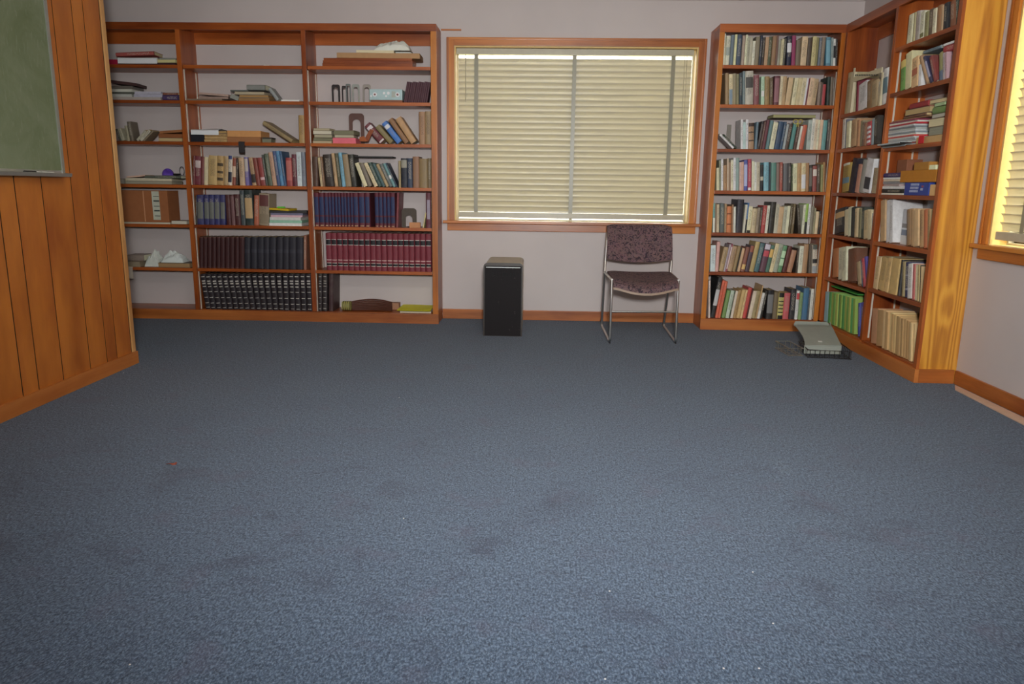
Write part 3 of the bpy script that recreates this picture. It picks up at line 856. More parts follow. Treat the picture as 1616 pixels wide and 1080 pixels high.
# --- the wide bookcase
D2 = (280, 170, 7.345); D3 = (280, 290, 7.345); D4 = (280, 360, 6.75); E1 = (480, 30, 6.215); E2 = (480, 160, 7.345); E3 = (480, 290, 7.2); E4 = (480, 400, 7.345)
BN = ['partition bay', 'middle bay', 'window bay']
def lrow(bay, j, crop, txt, **k):
    r = Row('L', ZL[j], crop, BAYS[bay][0]+.006, BAYS[bay][1]-.006, ZL[j-1]-TH-.003 if j else 2.255)
    if not txt: return r, []
    gp = k.pop('group', 'books on the %s shelf, %s of the wide bookcase' % (ORD[j], BN[bay]))
    return r, shelf_books(r, txt, gp, '%s shelf, %s' % (ORD[j], BN[bay]), **k)
lrow(1, 3, D2, '''152 195 0 555 6d2e2c
196 271 0 560 6e1f30 .6:.85:b8a4a0
271 311 0 570 72302c
312 352 8 570 c9b78c p
357 461 2 550 b3924f
461 541 5 555 b08a44 .15:.25:4a3a24 .4:.48:4a3a24 .65:.75:4a3a24
541 597 5 560 ad8d5a
597 646 12 555 c5b9a4 .88:1:2c3a70 .1:.45:2a2c3a
646 691 10 580 8a3d24 .3:.7:c8a888
691 717 5 600 3b2f28
719 781 -20 580 b8966e
781 827 -15 575 6a5c9a .5:.95:aaa09a
828 886 -45 575 a98254 .1:.4:3a3028
887 938 -40 580 7c3428
939 1003 -55 575 8e3230 .2:.3:caa0a0
1004 1031 -60 545 3e4540
1031 1088 -60 530 505a45
1089 1143 -60 515 b5896a
1144 1186 -60 500 3c4f78
1186 1231 -55 500 3f7ea6
1231 1261 -40 505 2d5478
1262 1333 -20 580 99302f .2:.9:b05a50
1334 1387 -15 540 5f2030
1388 1440 -15 515 b8cdd6 p
1440 1486 -20 515 767d88''')
lrow(1, 4, D3, '''183 226 0 140 302c24
227 306 -10 130 2a2c62 .2:.76:62645c =first_navy_grey-panelled
307 371 -10 130 2a2c62 .2:.76:62645c =second_navy_grey-panelled
371 436 -10 130 2a2c62 .2:.76:62645c =third_navy_grey-panelled
436 503 -10 130 2a2c62 .2:.76:62645c =fourth_navy_grey-panelled
503 566 -10 130 2a2c62 .2:.76:62645c =fifth_navy_grey-panelled
567 621 -12 130 4a1c20
621 666 -10 130 4d1a1f .0:.95:6e4a4a
666 731 -10 125 47181c
732 786 -10 80 3a4446
787 881 -20 75 24312f .2:.78:b08e5a
884 941 0 135 a04c28
942 1056 0 110 8a785c .05:.35:7a6a50 .6:.95:5c2c28''')
SB = [235, 290, 340, 390, 440, 490, 545, 600, 655, 705, 770]
lrow(1, 5, D3, '\n'.join('%d %d 0 618 3a1717 .02:.03:6a3a30 .97:.99:6a3a30' % (a+2, b) for a, b in zip(SB, SB[1:])), setlabel='# dark maroon volume from the divider in the plain matching set', group='dark maroon plain set', name='reference_volume')
SB = [770, 840, 915, 995, 1060, 1140, 1215, 1285, 1370, 1450]
rr, _ = lrow(1, 5, D3, '\n'.join('%d %d 0 620 25232b .5:.62:302e38' % (a+2, b) for a, b in zip(SB, SB[1:])), setlabel='# charcoal black volume after the maroon ones in the plain matching set', group='charcoal plain set', name='reference_volume')
lrow(1, 5, D3, '1456 1490 0 600 8a5238', )
txt = ''
for i in range(19):
    x0 = 292+60.2*i; dx = -86+80*min(1, (i/17)**1.5)
    txt += '%.0f %.0f %.0f 492 241c20 ' % (x0, x0+58.6, dx)+' '.join('%.3f:%.3f:%s:n' % (z, z+w_, c) for z, w_, c in ((.04, .012, 'a8a298'), (.17, .014, 'b0aaa0'), (.33, .014, 'b0aaa0'), (.5, .014, 'b0aaa0'), (.64, .02, 'b8b2a4'), (.72, .035, 'a09a90'), (.79, .035, 'a8a298'), (.92, .02, 'b0aaa0')))+'\n'
lrow(1, 6, D4, txt, setlabel='# silver banded black volume from the divider in the long leaning set', group='silver banded black set', name='reference_volume')
lrow(2, 6, E4, '''146 212 0 238 241c20 '''+' '.join('%.3f:%.3f:9a948a:n' % (z, z+.015) for z in (.06, .2, .36, .52, .66, .74, .8, .92))+'''
213 277 0 238 241c20 '''+' '.join('%.3f:%.3f:9a948a:n' % (z, z+.015) for z in (.06, .2, .36, .52, .66, .74, .8, .92))+'''
279 330 0 240 3a2024''', name='reference_volume')
txt = ''
for i in range(19):
    x0 = 252+62.8*i
    txt += '%.0f %.0f -9 %d 721c2c .13:.19:17151a .12:.13:c8bcae .19:.2:c8bcae .69:.82:1b191d .68:.69:d0c6ba .82:.83:d0c6ba .27:.285:c8b0a8\n' % (x0, x0+60.8, 562+.6*i)
lrow(2, 5, E3, txt, setlabel='# crimson volume from the divider in the black banded encyclopedia set', group='crimson black banded set', name='encyclopedia_volume')
xs = [112, 170, 232, 280, 315, 350, 385, 420, 455, 490, 525, 560, 620, 690, 750]
txt = '\n'.join('%d %d -8 105 5c1a28 .12:.3:222a4c .34:.88:212e56 .02:.045:a88858:n' % (a+2, b) for a, b in zip(xs, xs[1:]))
txt2 = '\n'.join('%d %d -4 104 5c1a28 .12:.3:222a4c .34:.88:212e56 .02:.045:a88858:n' % (a+2, b) for a, b in zip([800, 850, 897, 940, 980, 1036], [850, 897, 940, 980, 1036]))
lrow(2, 4, E3, txt+'\n'+txt2, setlabel='# blue volume with red ends from the divider in the yearbook set', group='blue and red yearbook set', name='yearbook_volume')
lrow(2, 4, E3, '1040 1068 10 102 742632')
lrow(2, 4, E3, '''1384 1441 0 105 5c2230 .25:.8:8a8090:n
1442 1462 0 108 4a2a26''')
lrow(2, 3, E2, '''100 160 0 640 4f3325
186 212 -35 650 b8a070 p
215 241 -35 640 7c5a3c
244 346 -80 610 2b211c
354 391 -120 600 b59060
392 431 -120 600 4a4a34
434 477 -135 590 5f9db4
479 547 -115 610 8a7450
548 612 -110 612 2f2f28
690 737 -200 705 cdbb8d p
738 792 -200 712 6e6456
814 859 -200 706 c8b486 p
860 906 -200 705 2f4c46
907 947 -195 712 3a5a5c
948 987 -190 720 a58a5c
988 1032 -185 718 5d6462
1033 1070 -180 715 5a8a8c .35:.5:d0d0c0
1071 1088 -170 712 2c3a50
1096 1121 0 690 9a8656
1122 1196 0 660 1f2430 .68:.94:8a8676
1196 1257 0 660 26364e
1258 1333 0 640 8a6040
1334 1431 0 665 80683c
1431 1476 0 660 6e5c3c''')
rC3, _ = lrow(2, 2, E2, '''868 973 -235 235 6e2a34 b .03:.1:c0b8b0 .72:.88:c8bcc0
978 1060 -205 262 80703c b
1078 1163 -215 222 2470c0 .7:.86:d0dcE8
1166 1236 -220 188 8a6038
1240 1328 -215 172 b08450
1330 1401 0 120 9a7048
1402 1476 0 115 94784e''')
txt = '\n'.join('%d %d 52 %d 4a2730 p' % (972+19.5*i, 972+19.5*i+18.5, 612+(i % 3)*3) for i in range(12))
lrow(2, 1, E1, txt, setlabel='# thin plum booklet from the pale radio in the leaning row', group='plum booklets', name='booklet')
# --- the side wall bookcase
F5 = (1300, 0, 6.733); F6 = (1300, 100, 7.345); F7 = (1300, 220, 6.75); F8 = (1280, 370, 4.5)
RN = ['corner bay', 'end panel bay']
def rrow(bay, j, crop, txt, **k):
    Z = (ZA, ZB)[bay][j]; lo, hi = ((-(YR-.033), -(YD+.037)), (-(YD-.004), -(YE+.036)))[bay]
    ZZ = (ZA, ZB)[bay]; r = Row('x', Z, crop, lo, hi, ZZ[j-1]-TH-.003 if j else 2.255)
    o_ = j if bay else j+0
    if not txt: return r, []
    gp = k.pop('group', 'books on the %s shelf, %s of the side bookcase' % (ORD[o_], RN[bay]))
    return r, shelf_books(r, txt, gp, '%s shelf, %s' % (ORD[o_], RN[bay]), **k)
rrow(0, 0, F6, '''200 268 22 120 a59a70
310 332 10 180 7a1f35 b
332 422 12 205 d6d4cf p b
424 482 10 190 7d5f38 b
484 556 12 190 a79268 b
557 591 10 200 b8b8b0 p b
592 622 10 210 8a4232 b
656 715 18 55 cfd4c0 .3:.75:55747e''', snap=9)
rrow(0, 1, F6, '''195 226 15 640 c4c0b4 p
226 246 12 650 6a6e7a
247 283 15 670 cfc39a p
284 351 20 640 b08a5c
351 386 20 650 b07c50
387 421 18 660 8a8060
422 442 15 680 5c4a38
443 471 15 690 7d5238
471 516 12 670 a6323a .1:.2:d8d0c8 .3:.4:d8d0c8 .5:.6:d8d0c8 .7:.8:d8d0c8
517 556 10 640 7f97a0
557 602 8 605 33302c''')
rrow(0, 2, F7, '''165 242 20 245 a08428 .3:.5:5a8090 .92:1:d0c8b0
243 303 55 195 1f1c2c
304 352 45 260 b57a62
353 412 55 212 8f9088
412 484 70 190 cfd1cc p .1:.45:3c3c42
488 552 35 300 9d8a66''')
rrow(0, 3, F7, '''95 203 25 715 26282e .62:.85:c09a62
204 241 15 740 c9bd96 p
241 273 12 715 d2c8a2 p
273 311 10 715 2c2f2e
311 346 10 730 b39c70
346 379 10 730 7d7a58
379 412 10 722 2f3b34
413 456 10 745 bba676 p
456 491 8 750 c8b88c p
491 516 5 780 b8b6ac p''')
rrow(0, 4, F8, '''137 180 12 92 b0682c
180 211 8 86 d5caa8 p
212 243 6 82 c5c6a4 p
243 300 6 88 6b3f28
316 345 -38 178 9d8660
345 362 -34 168 3c6c86
362 380 -34 162 a42c38
380 396 -34 150 4a3d86''')
txt = '84 110 8 402 7fb0b8 p\n'
for i in range(12):
    txt += '%.0f %.0f 6 %.0f %s p\n' % (110+15.8*i, 110+15.8*i+15.2, 405+4.2*i, ('3f8f3c', '8ea02e', '5f9a34', '9aa838', '3f9a4c', '7a9a2c')[i % 6])
rrow(0, 5, F8, txt, name='journal', setlabel='thin @ journal standing # from the corner post, lowest shelf', group='green journals')
rrow(0, 5, F8, '''318 337 5 482 3a4a9a
338 359 5 478 4a3f90''')
rrow(1, 0, F5, '''862 906 32 110 c9c3a0 p
906 937 30 112 a8a070
938 967 25 112 8f8078
967 1001 20 118 a8a29a p
1003 1052 15 120 cfc9a8 p .05:.2:6a6a3a
1052 1096 -5 130 7f7c4c
1097 1142 -35 115 5a4a38
1143 1177 -35 110 d0c0a0 p
1178 1227 -38 78 8e6238
1228 1250 -38 80 a08058
1251 1296 -35 50 24262a
1310 1372 -5 2 7a4628
1380 1408 0 -20 3a4438''')
rrow(1, 1, F5, '''790 852 12 632 5f9a3c .75:1:c8b050
854 915 15 545 d0c08c p
915 978 10 600 cda36c p .4:.62:a85a3a
980 1012 -20 690 d8d2c4 p
1080 1114 -130 602 a5825c
1114 1142 -115 605 2c2c4c .2:.8:8a8aa0
1143 1182 -55 590 7d3230
1194 1246 0 545 8a8850 .0:.35:5a6a80
1247 1277 -5 560 9a8f90
1284 1312 -30 560 b08a94 p''')
rrow(1, 4, F7, '''595 642 8 625 b08c5c p
643 684 8 632 d0d2cc p
685 722 8 630 c8cac4 p
855 902 5 735 8a6840
902 942 5 735 a88454
942 992 5 740 bd9a66 p
992 1042 5 738 a8804c
1042 1087 5 738 b05c28
1087 1122 5 740 9a7a44
1122 1160 4 742 7d7a48''')
rrow(1, 5, F8, '''434 461 38 160 c8a870 p
461 467 30 165 2e2a24 =very_thin_black
468 516 48 160 b8964f p
516 547 40 165 c4a05c p
547 597 32 170 ba9850 p
598 612 28 180 2a2826 =charcoal
612 629 25 190 9a8a5c p
629 663 22 190 2f3556 .2:.26:8a8a9a .6:.64:8a8a9a
663 697 10 200 c4c2ba p
697 716 6 205 b85a58 p
716 741 5 210 cdbd90 p
741 758 4 212 b09860 p
758 768 0 215 2c2a28
768 776 0 225 a88c5c p''')
txt = ''
xs = [413, 452, 493, 515, 535, 552, 570, 588, 606, 624, 640, 656, 672, 690, 705, 718]
cs = ['b07a50', 'a8814a', 'cba66c', 'b08a50', 'd0b070', 'b89050', 'c8a45e', 'a8844a', 'b58f52', 'a07c44', 'b48c50', 'a88044', 'b88f54', 'c0a268', 'c4a468']
for i, (a, b) in enumerate(zip(xs, xs[1:])): txt += '%d %d %d %d %s p\n' % (a+1, b, 14-i*.4, 522+i*8 if i > 1 else 520+i*10, cs[i])
rrow(1, 6, F8, txt, name='journal', setlabel='@ journal standing # from the divider, lowest end panel bay shelf', group='tan journals')

# ------------------------------------------------------------------ stacks and odd things on the shelves
def pxh(row, th, a, z): 
    # height of th crop pixels at shelf position a near height z
    p = row.pt(a, z); d = p-CAM; v = 540-FPX*d.dot(UP)/d.dot(FW); y = (v-row.crop[1])*row.crop[2]
    return row.z_of(y-th, a)-z
def slab(l, w, h, hx, M, name, mt, bevel=0, gain=1.5, extra=None):
    o = MB().box(0, l, 0, w, 0, h).build(name, mt, None, bevel=min(bevel, h*.3) if bevel else 0, col=lin(hx, gain))
    o.location, o.rotation_euler = M.to_translation(), M.to_euler()
    return o
def stack(row, items, z=None, back=0, group=None):
    z = row.z+.0004 if z is None else z
    for it in items:
        xl, xr, th, hx, kind, label = it[:6]; dep, yaw, tilt = (list(it[6:])+[None, 0, 0][len(it)-6:])[:3]
        a, b = row.s_of(xl, z), row.s_of(xr, z); l = b-a; h = max(.0025, pxh(row, th, (a+b)/2, z))
        dep = min(dep or min(.2, l*.8+.03), row.deep-back-.012)
        cy, sy = abs(math.cos(math.radians(yaw))), abs(math.sin(math.radians(yaw)))
        while l*cy+dep*sy > row.hi-row.lo-.002: l *= .98
        hs = (l*cy+dep*sy)/2; m_ = min(max((a+b)/2, row.lo+.001+hs), row.hi-.001-hs); a, b = m_-l/2, m_+l/2
        while dep*cy+l*sy > row.deep-back-.002: dep *= .97
        if z+h > row.zmax-.001:
            h = row.zmax-.001-z
            if h < .004: continue
        c = row.pt((a+b)/2, z+l/2*abs(math.sin(math.radians(tilt))), back+(dep*cy+l*sy)/2+.001)
        B0 = Matrix.Translation(c) @ Matrix.Rotation(row.face+math.radians(yaw), 4, 'Z') @ Matrix.Rotation(math.radians(tilt), 4, 'Y')
        F = Matrix.Translation((-l/2, -dep/2, h)) @ Matrix.Rotation(math.pi/2, 4, 'Y')
        if kind == 'bs': o = make_book(h, l, dep, hx, B0 @ F, 'flat_book', False); cat = 'book'
        elif kind == 'bp': o = make_book(h, l, dep, '6a5a46', B0 @ Matrix.Rotation(math.pi, 4, 'Z') @ F, 'flat_book', h < .02, pagec=hx); cat = 'book'
        else:
            nm, mt, cat, bev = {'mag': ('magazine', GLOSSY, 'magazine', .0008), 'box': ('box', TINT, 'box', .003), 'pap': ('paper_stack', PAPER, 'papers', .0006), 'fol': ('folder', TINT, 'folder', .0008), 'wd': ('wood_board', WOOD[0], 'board', .0015)}[kind]
            o = slab(l, dep, h, hx, B0 @ Matrix.Translation((-l/2, -dep/2, 0)), nm, mt, bev)
        tag(o, label, cat, group)
        z += h+l*abs(math.sin(math.radians(tilt)))+.0005
    return z
def solid(fa, fb_, nu, nv, name, m, par):
    mb = MB(); A = [[fa(i/nu, j/nv) for j in range(nv+1)] for i in range(nu+1)]; B = [[fb_(i/nu, j/nv) for j in range(nv+1)] for i in range(nu+1)]
    w_ = nv+1; n_ = (nu+1)*w_
    v = [p for q in A for p in q]+[p for q in B for p in q]
    f = [(i*w_+j, (i+1)*w_+j, (i+1)*w_+j+1, i*w_+j+1) for i in range(nu) for j in range(nv)]
    f += [tuple(k+n_ for k in q)[::-1] for q in f]
    rim = [i*w_ for i in range(nu+1)]+[nu*w_+j for j in range(1, w_)]+[i*w_+nv for i in range(nu-1, -1, -1)]+[j for j in range(nv-1, 0, -1)]
    for a, b in zip(rim, rim[1:]+rim[:1]): f.append((b, a, a+n_, b+n_))
    return mb.add(v, f).build(name, m, par, smooth=True)
def sheet(row, xl, xr, z, hx, label, cat='paper', dep=.2, droop=.0, wave=.004, front=-.012, name='paper_sheet', mt=None, seed=0, th=.0007, tiltz=0):
    a, b = row.s_of(xl, z), row.s_of(xr, z); tot = dep+droop
    def fn(p, q):
        s_ = q*tot
        if s_ <= dep: back = front+dep-s_; zz = 0
        else: back = front-.002; zz = -(s_-dep)
        zz += wave*(1+math.sin(p*5+seed)*math.cos(q*4+seed*2))*(1 if s_ < dep*.8 else .3) + tiltz*p
        P = row.pt(a+(b-a)*p, z+zz+.001+th, back); return P
    o = solid(fn, lambda p, q: fn(p, q)+row.inn*th-Vector((0, 0, th)), 10, 14, name, mt or PAPER, None); o.color = lin(hx, 1.4)
    return tag(o, label, cat)
def crumple(row, xl, xr, z, h, hx, label, cat, dep=.15, seed=1, name='plastic_bag', back=.02, mt=None):
    a, b = row.s_of(xl, z), row.s_of(xr, z)
    def fn(p, q):
        e = max(0, math.sin(math.pi*p))**.4*max(0, math.sin(math.pi*q))**.4
        n = noise.noise(Vector((p*2.5+seed, q*2.5, seed)))*.45+abs(noise.noise(Vector((p*6+seed, q*5, seed))))*.5-.15
        return row.pt(a+(b-a)*p, z+.0018+max(0, h*e*(.78+n*.8)), back+dep*q)
    o = MB().grid(fn, 22, 16, .0012).build(name, mt or PAPER, None, col=lin(hx, 1.5)); 
    return tag(o, label, cat)
def bookend(row, xl, xr, yt, hx, label, back=.01, yaw=0, band=.24, plate=.09):
    a, b = row.s_of(xl), row.s_of(xr); W = b-a; H = row.z_of(yt, (a+b)/2)-row.z
    o = thing('bookend', label, 'bookend', row.pt((a+b)/2, row.z+.0004, back), 'metal bookends', (0, 0, row.face+math.radians(yaw)))
    bw = W*band; r = W*.22; out = [(-W/2, 0)]; inn = [(-W/2+bw, 0)]
    n = 7
    for k in range(n):
        t = math.pi/2*k/(n-1); out.append((-W/2+r-r*math.cos(t), H-r+r*math.sin(t))); ri = W/2-bw; inn.append((-ri*math.cos(t), H-bw*1.5-ri+ri*math.sin(t)))
    out += [(-x, z) for x, z in out[::-1]]; inn += [(-x, z) for x, z in inn[::-1]]
    m = len(out); mb = MB(); th = .0018
    v = [(x, 0, z) for x, z in out]+[(x, 0, z) for x, z in inn]+[(x, th, z) for x, z in out]+[(x, th, z) for x, z in inn]
    f = []
    for k in range(m-1): f += [(k, k+1, m+k+1, m+k), (2*m+k+1, 2*m+k, 3*m+k, 3*m+k+1), (k, 2*m+k, 2*m+k+1, k+1), (m+k, m+k+1, 3*m+k+1, 3*m+k)]
    f += [(0, m, 3*m, 2*m), (m-1, 3*m-1, 4*m-1, 2*m-1)]
    me = finish(mb.add(v, f), 'upright_plate'); p = bpy.data.objects.new('upright_plate', me); me.materials.append(TINT); COL.objects.link(p); p.parent = o; p.color = lin(hx, 1.4)
    me = finish(MB().box(-W/2+bw*1.1, W/2-bw*1.1, th, plate, 0, .0015), 'base_plate'); p = bpy.data.objects.new('base_plate', me); me.materials.append(TINT); COL.objects.link(p); p.parent = o; p.color = lin(hx, 1.4)
    return o
G1 = (150, 20, 8.98); G2 = (150, 120, 8.98); G4 = (150, 240, 8.98); G6 = (150, 360, 6.75); H1 = (280, 30, 7.2)
# partition bay
r, _ = lrow(0, 0, G1, '')
stack(r, [(195, 318, 70, '8a1230', 'fol', 'crimson folder at the partition end of the top shelf')])
z = stack(r, [(325, 1130, 30, '3a2a2a', 'mag', 'dark magazine under the papers on the top partition bay shelf', .22), (330, 880, 60, 'b4a894', 'pap', 'thick stack of tan papers under the slanting red book', .2, 1)])
sheet(r, 330, 885, z, 'cdd0d6', 'white printed sheets hanging over the top shelf edge of partition bay', 'papers', .2, .045, .003)
stack(r, [(285, 815, 55, 'a03a34', 'bs', 'red book lying slanted on top of the papers, partition bay', .17, 3, -3)], z+.012)
stack(r, [(895, 1150, 40, 'b8b07c', 'pap', 'pale yellow papers beside the red book pile, top shelf', .17, -4), (900, 1120, 25, '7a7a70', 'mag', 'grey magazine on the pale yellow papers, top shelf', .15, 5)], z-pxh(r, 60, r.s_of(1000), z)+.001)
r, _ = lrow(0, 1, G2, '')
z = stack(r, [(225, 930, 40, '9c928a', 'mag', 'long pale magazine at the bottom of the second shelf pile', .22)])
z1 = stack(r, [(220, 520, 40, 'a8a8a0', 'mag', 'light grey magazine low in the partition side pile', .2), (220, 540, 30, '4c4e46', 'mag', 'dark green magazine in the partition side pile', .21, 3), (215, 530, 40, 'b0b0a4', 'pap', 'pale papers in the partition side pile', .2, -2), (210, 510, 45, '5c564e', 'mag', 'brownish magazine near the top of partition side pile', .2, 4), (207, 560, 42, '3a2220', 'fol', 'dark brown folder slanting on top of the partition side pile', .19, 5, 6)], z)
z2 = stack(r, [(545, 945, 45, '9c9aa6', 'mag', 'lavender grey magazine lying next to the purple book', .21, 2), (560, 940, 35, 'a6a4ae', 'mag', 'upper lavender grey magazine lying next to the purple book', .2, -2)], z)
stack(r, [(955, 1185, 75, '3c2458', 'bs', 'purple book lying flat under a brown one, second shelf'), (960, 1180, 32, '80442e', 'bs', 'brown book lying on the flat purple book', .14, -5)])
r, ob = lrow(0, 2, G2, '''330 372 -65 745 4a5040
374 420 -65 735 a09c80 p
421 470 -70 700 8c8668
471 540 -80 640 5e5444''')
lrow(0, 2, G2, '''560 605 150 762 a8a48c p
606 655 150 756 b0aa94 p
656 690 150 765 7a6a50''')
z = stack(r, [(895, 1238, 52, 'c0a878', 'bp', 'cream page block at the bottom of the brown folder pile'), (900, 1236, 55, '7e4c2a', 'fol', 'thick brown folder on the cream page block'), (915, 1234, 35, '8c5a34', 'fol', 'top brown folder sloping up toward the divider', None, 0, -5)])
r, _ = lrow(0, 3, G4, '')
stack(r, [(325, 408, 75, 'b0a898', 'bp', 'thick old book tucked at the partition end of fourth shelf')])
z = stack(r, [(425, 1090, 45, 'a39d88', 'bp', 'broad flat book at the bottom of the fourth shelf pile', .2), (430, 1075, 38, 'b2aa92', 'mag', 'pale flat magazine above the broad book, fourth shelf', .2, 1)])
z2 = stack(r, [(700, 1215, 40, '4c5446', 'bs', 'dark green flat book under the purple scoop', .19, -2)], z)
stack(r, [(435, 690, 22, 'bd9c88', 'fol', 'pinkish folder slanting against the dark green book', .18, 4, -6)], z)
t = thing('scoop', 'purple plastic scoop lying on the dark green flat book', 'scoop', r.pt(r.s_of(965, z2), z2+.001, .06))
a = r.s_of(965, z2)
def fn(p, q):
    an = p*2*math.pi; k = math.sin(q*math.pi/2); return r.pt(a+.052*k*math.cos(an)*(.9+.1*math.cos(an)), z2+.002+.058*math.cos(q*math.pi/2)*(.8+.2*math.sin(an*2)), .08+.055*k*math.sin(an))
PURP = plain('purple_plastic', '6a4ab4', .35)
MB().grid(fn, 20, 8).build('bowl', PURP, t, smooth=2)
MB().tube([r.pt(a+.06, z2+.012, .06), r.pt(a+.09, z2+.01, .05), r.pt(a+.12, z2+.01, .04)], .008, 8).build('handle', BLACKM, t, smooth=True)
pts = [r.pt(r.s_of(1138, z2)+.02*math.cos(k*.45), z2+.04+.036*math.sin(k*.45), .12) for k in range(14)]
tag(MB().tube(pts, .0025, 6, True).build('wire_loop', BLACKM, smooth=True), 'black wire loop standing beside the purple scoop', 'cable')
r, _ = lrow(0, 4, G4, '')
z = stack(r, [(385, 1062, 22, 'b0a894', 'pap', 'pale papers under the cardboard carton', .24)])
a, b = r.s_of(352, z), r.s_of(1042, z); h = r.z_of(545, (a+b)/2)-z
t = thing('carton', 'brown cardboard carton with a pale printed strip, fifth shelf', 'carton', r.pt((a+b)/2, z, .1))
CARD = plain('cardboard', '8e5a38', .8, 0, .2, .1, 8, gain=1.3)
mb = MB(); p0 = r.pt(a, z, .015); p1 = r.pt(b, z, .21)
mb.box(p0.x, p1.x, p0.y, p1.y, z+.0005, z+h); mb.build('carton_body', CARD, t, bevel=.003)
xm = p0.x+(p1.x-p0.x)*.68
MB().box(xm, xm+(p1.x-p0.x)*.15, p0.y-.0012, p0.y, z+.02, z+h-.006).build('printed_strip', plain('strip_paper', 'a8aa98', .7, gain=1.4), t)
MB().box(p0.x+(p1.x-p0.x)*.5, p0.x+(p1.x-p0.x)*.52, p0.y-.002, p0.y, z+.004, z+h-.003).build('flap_edge', plain('flap', 'b4825c', .8, gain=1.3), t)
INK = plain('ink', '3c4440', .7)
for k in range(5): MB().box(xm+.012, xm+.06, p0.y-.002, p0.y-.0012, z+.05+k*.04, z+.055+k*.04+(k % 2)*.006).build('printed_line', INK, t)
stack(r, [(1078, 1300, 52, 'cfc8b4', 'bp', 'cream page edged book beside the carton')])
r, _ = lrow(0, 5, G6, '')
z = stack(r, [(335, 480, 60, '94866e', 'bp', 'worn brown book at the bottom, sixth shelf by the partition'), (332, 505, 65, '807064', 'bs', 'grey brown book on top, sixth shelf by the partition', .16, 4)])
sheet(r, 335, 410, r.z-.0, 'b8ac9c', 'pale card hanging over the sixth shelf edge', 'card', .06, .1, .0005, -.014)
crumple(r, 515, 664, r.z+.002, .15, 'b4b8b0', 'curled white paper beside the worn brown books', 'paper', .14, 3, 'crumpled_paper')
z = stack(r, [(672, 1010, 48, 'a8865c', 'bp', 'tan page edged book under the white cloth', .17)])
crumple(r, 690, 925, z, .095, 'c2c8c2', 'white crumpled cloth heaped on the tan book', 'cloth', .13, 5, 'crumpled_cloth')
bookend(r, 962, 1022, 205, '2c2622', 'dark metal bookend standing by the divider, sixth shelf', .2, 0, .4)
# middle bay
r, _ = lrow(1, 0, H1, '')
crumple(r, 960, 1030, r.z, .014, 'd0c8bc', 'tiny white paper scrap on the empty top shelf', 'paper', .05, 2, 'paper_scrap')
r, _ = lrow(1, 1, H1, '')
z = stack(r, [(95, 500, 20, '705e4e', 'pap', 'thin brown papers at the divider end, second shelf middle bay', .22), (235, 560, 26, '8c766a', 'mag', 'brown magazine on thin papers, second shelf middle bay', .2, 3)])
stack(r, [(240, 585, 24, 'a48a7c', 'mag', 'pinkish brown magazine sloping on the papers pile', .19, -3, 4)], z)
stack(r, [(585, 680, 50, '84847a', 'mag', 'grey booklet slumped before the tan book stack', .17, 4, 20)])
z = stack(r, [(692, 1045, 38, '9a7448', 'bp', 'lowest tan book in the second shelf stack'), (695, 1030, 32, 'ac8450', 'bp', 'middle tan book in the second shelf stack', None, 1), (645, 990, 36, 'bcae90', 'bp', 'pale book in the second shelf stack', None, -1), (600, 800, 16, '50544e', 'fol', 'dark grey folder on the tan book stack'),])
stack(r, [(785, 995, 62, '767872', 'bs', 'grey book on top of the tan book stack')], z)
lrow(1, 1, H1, '1120 1170 -115 775 858a88')
stack(r, [(1178, 1385, 18, 'd4ccc0', 'pap', 'white papers lying at the right of the leaning grey book')])
r, _ = lrow(1, 2, D2, '')
stack(r, [(152, 308, 112, '17171d', 'box', 'black box file end under the white sheets')])
z = stack(r, [(312, 572, 34, 'b08a4c', 'bs', 'lowest of four tan books, third shelf middle bay'), (312, 572, 32, 'b48e50', 'bs', 'second of four tan books, third shelf middle bay', None, 1), (312, 572, 32, 'a98346', 'bs', 'third of four tan books, third shelf middle bay', None, -1), (314, 570, 30, 'b8945a', 'bp', 'top of four tan books, third shelf middle bay')])
stack(r, [(578, 965, 62, '8c5e3a', 'box', 'flat brown box under the orange tan one'), (578, 968, 72, 'b88450', 'box', 'flat orange tan box beside the four tan books')])
stack(r, [(978, 1090, 45, '80806a', 'bp', 'small grey green book beside the orange tan box'), (985, 1095, 14, '2c2c28', 'fol', 'black folder on the small grey green book')])
sheet(r, 160, 480, z+.006, 'ccd2dc', 'white sheet spread over the black box file and tan books', 'papers', .2, .042, .006, -.008, seed=.6)
sheet(r, 715, 785, r.z, '2c2828', 'dark strap hanging over the third shelf edge', 'strap', .05, .085, .0015, -.014, 'strap', TINT, th=.004)
lrow(1, 2, D2, '''1310 1395 -400 150 8c7648
1402 1472 0 85 a5803c''')
r, _ = lrow(1, 4, D3, '')
stack(r, [(1064, 1440, 33, 'cfcec2', 'mag', 'lowest white magazine under the yellow envelope'), (1066, 1438, 32, '84ac94', 'mag', 'green edged magazine under the yellow envelope', None, 1), (1070, 1430, 34, 'bcbcb4', 'mag', 'pale grey magazine under the yellow envelope', None, -1), (1076, 1440, 24, 'bc9aa0', 'mag', 'pinkish magazine under the yellow envelope', None, 2), (1080, 1460, 24, '6c6a7c', 'mag', 'slate magazine under the yellow envelope', None, -3), (1064, 1490, 24, '2c2a2a', 'fol', 'black folder directly under the yellow envelope', None, 2), (1066, 1300, 22, 'b89a1c', 'fol', 'yellow envelope on top of the magazine pile', None, -6, 2), (1150, 1235, 16, '4cae1c', 'box', 'small bright green case on the yellow envelope', .04, 12)])
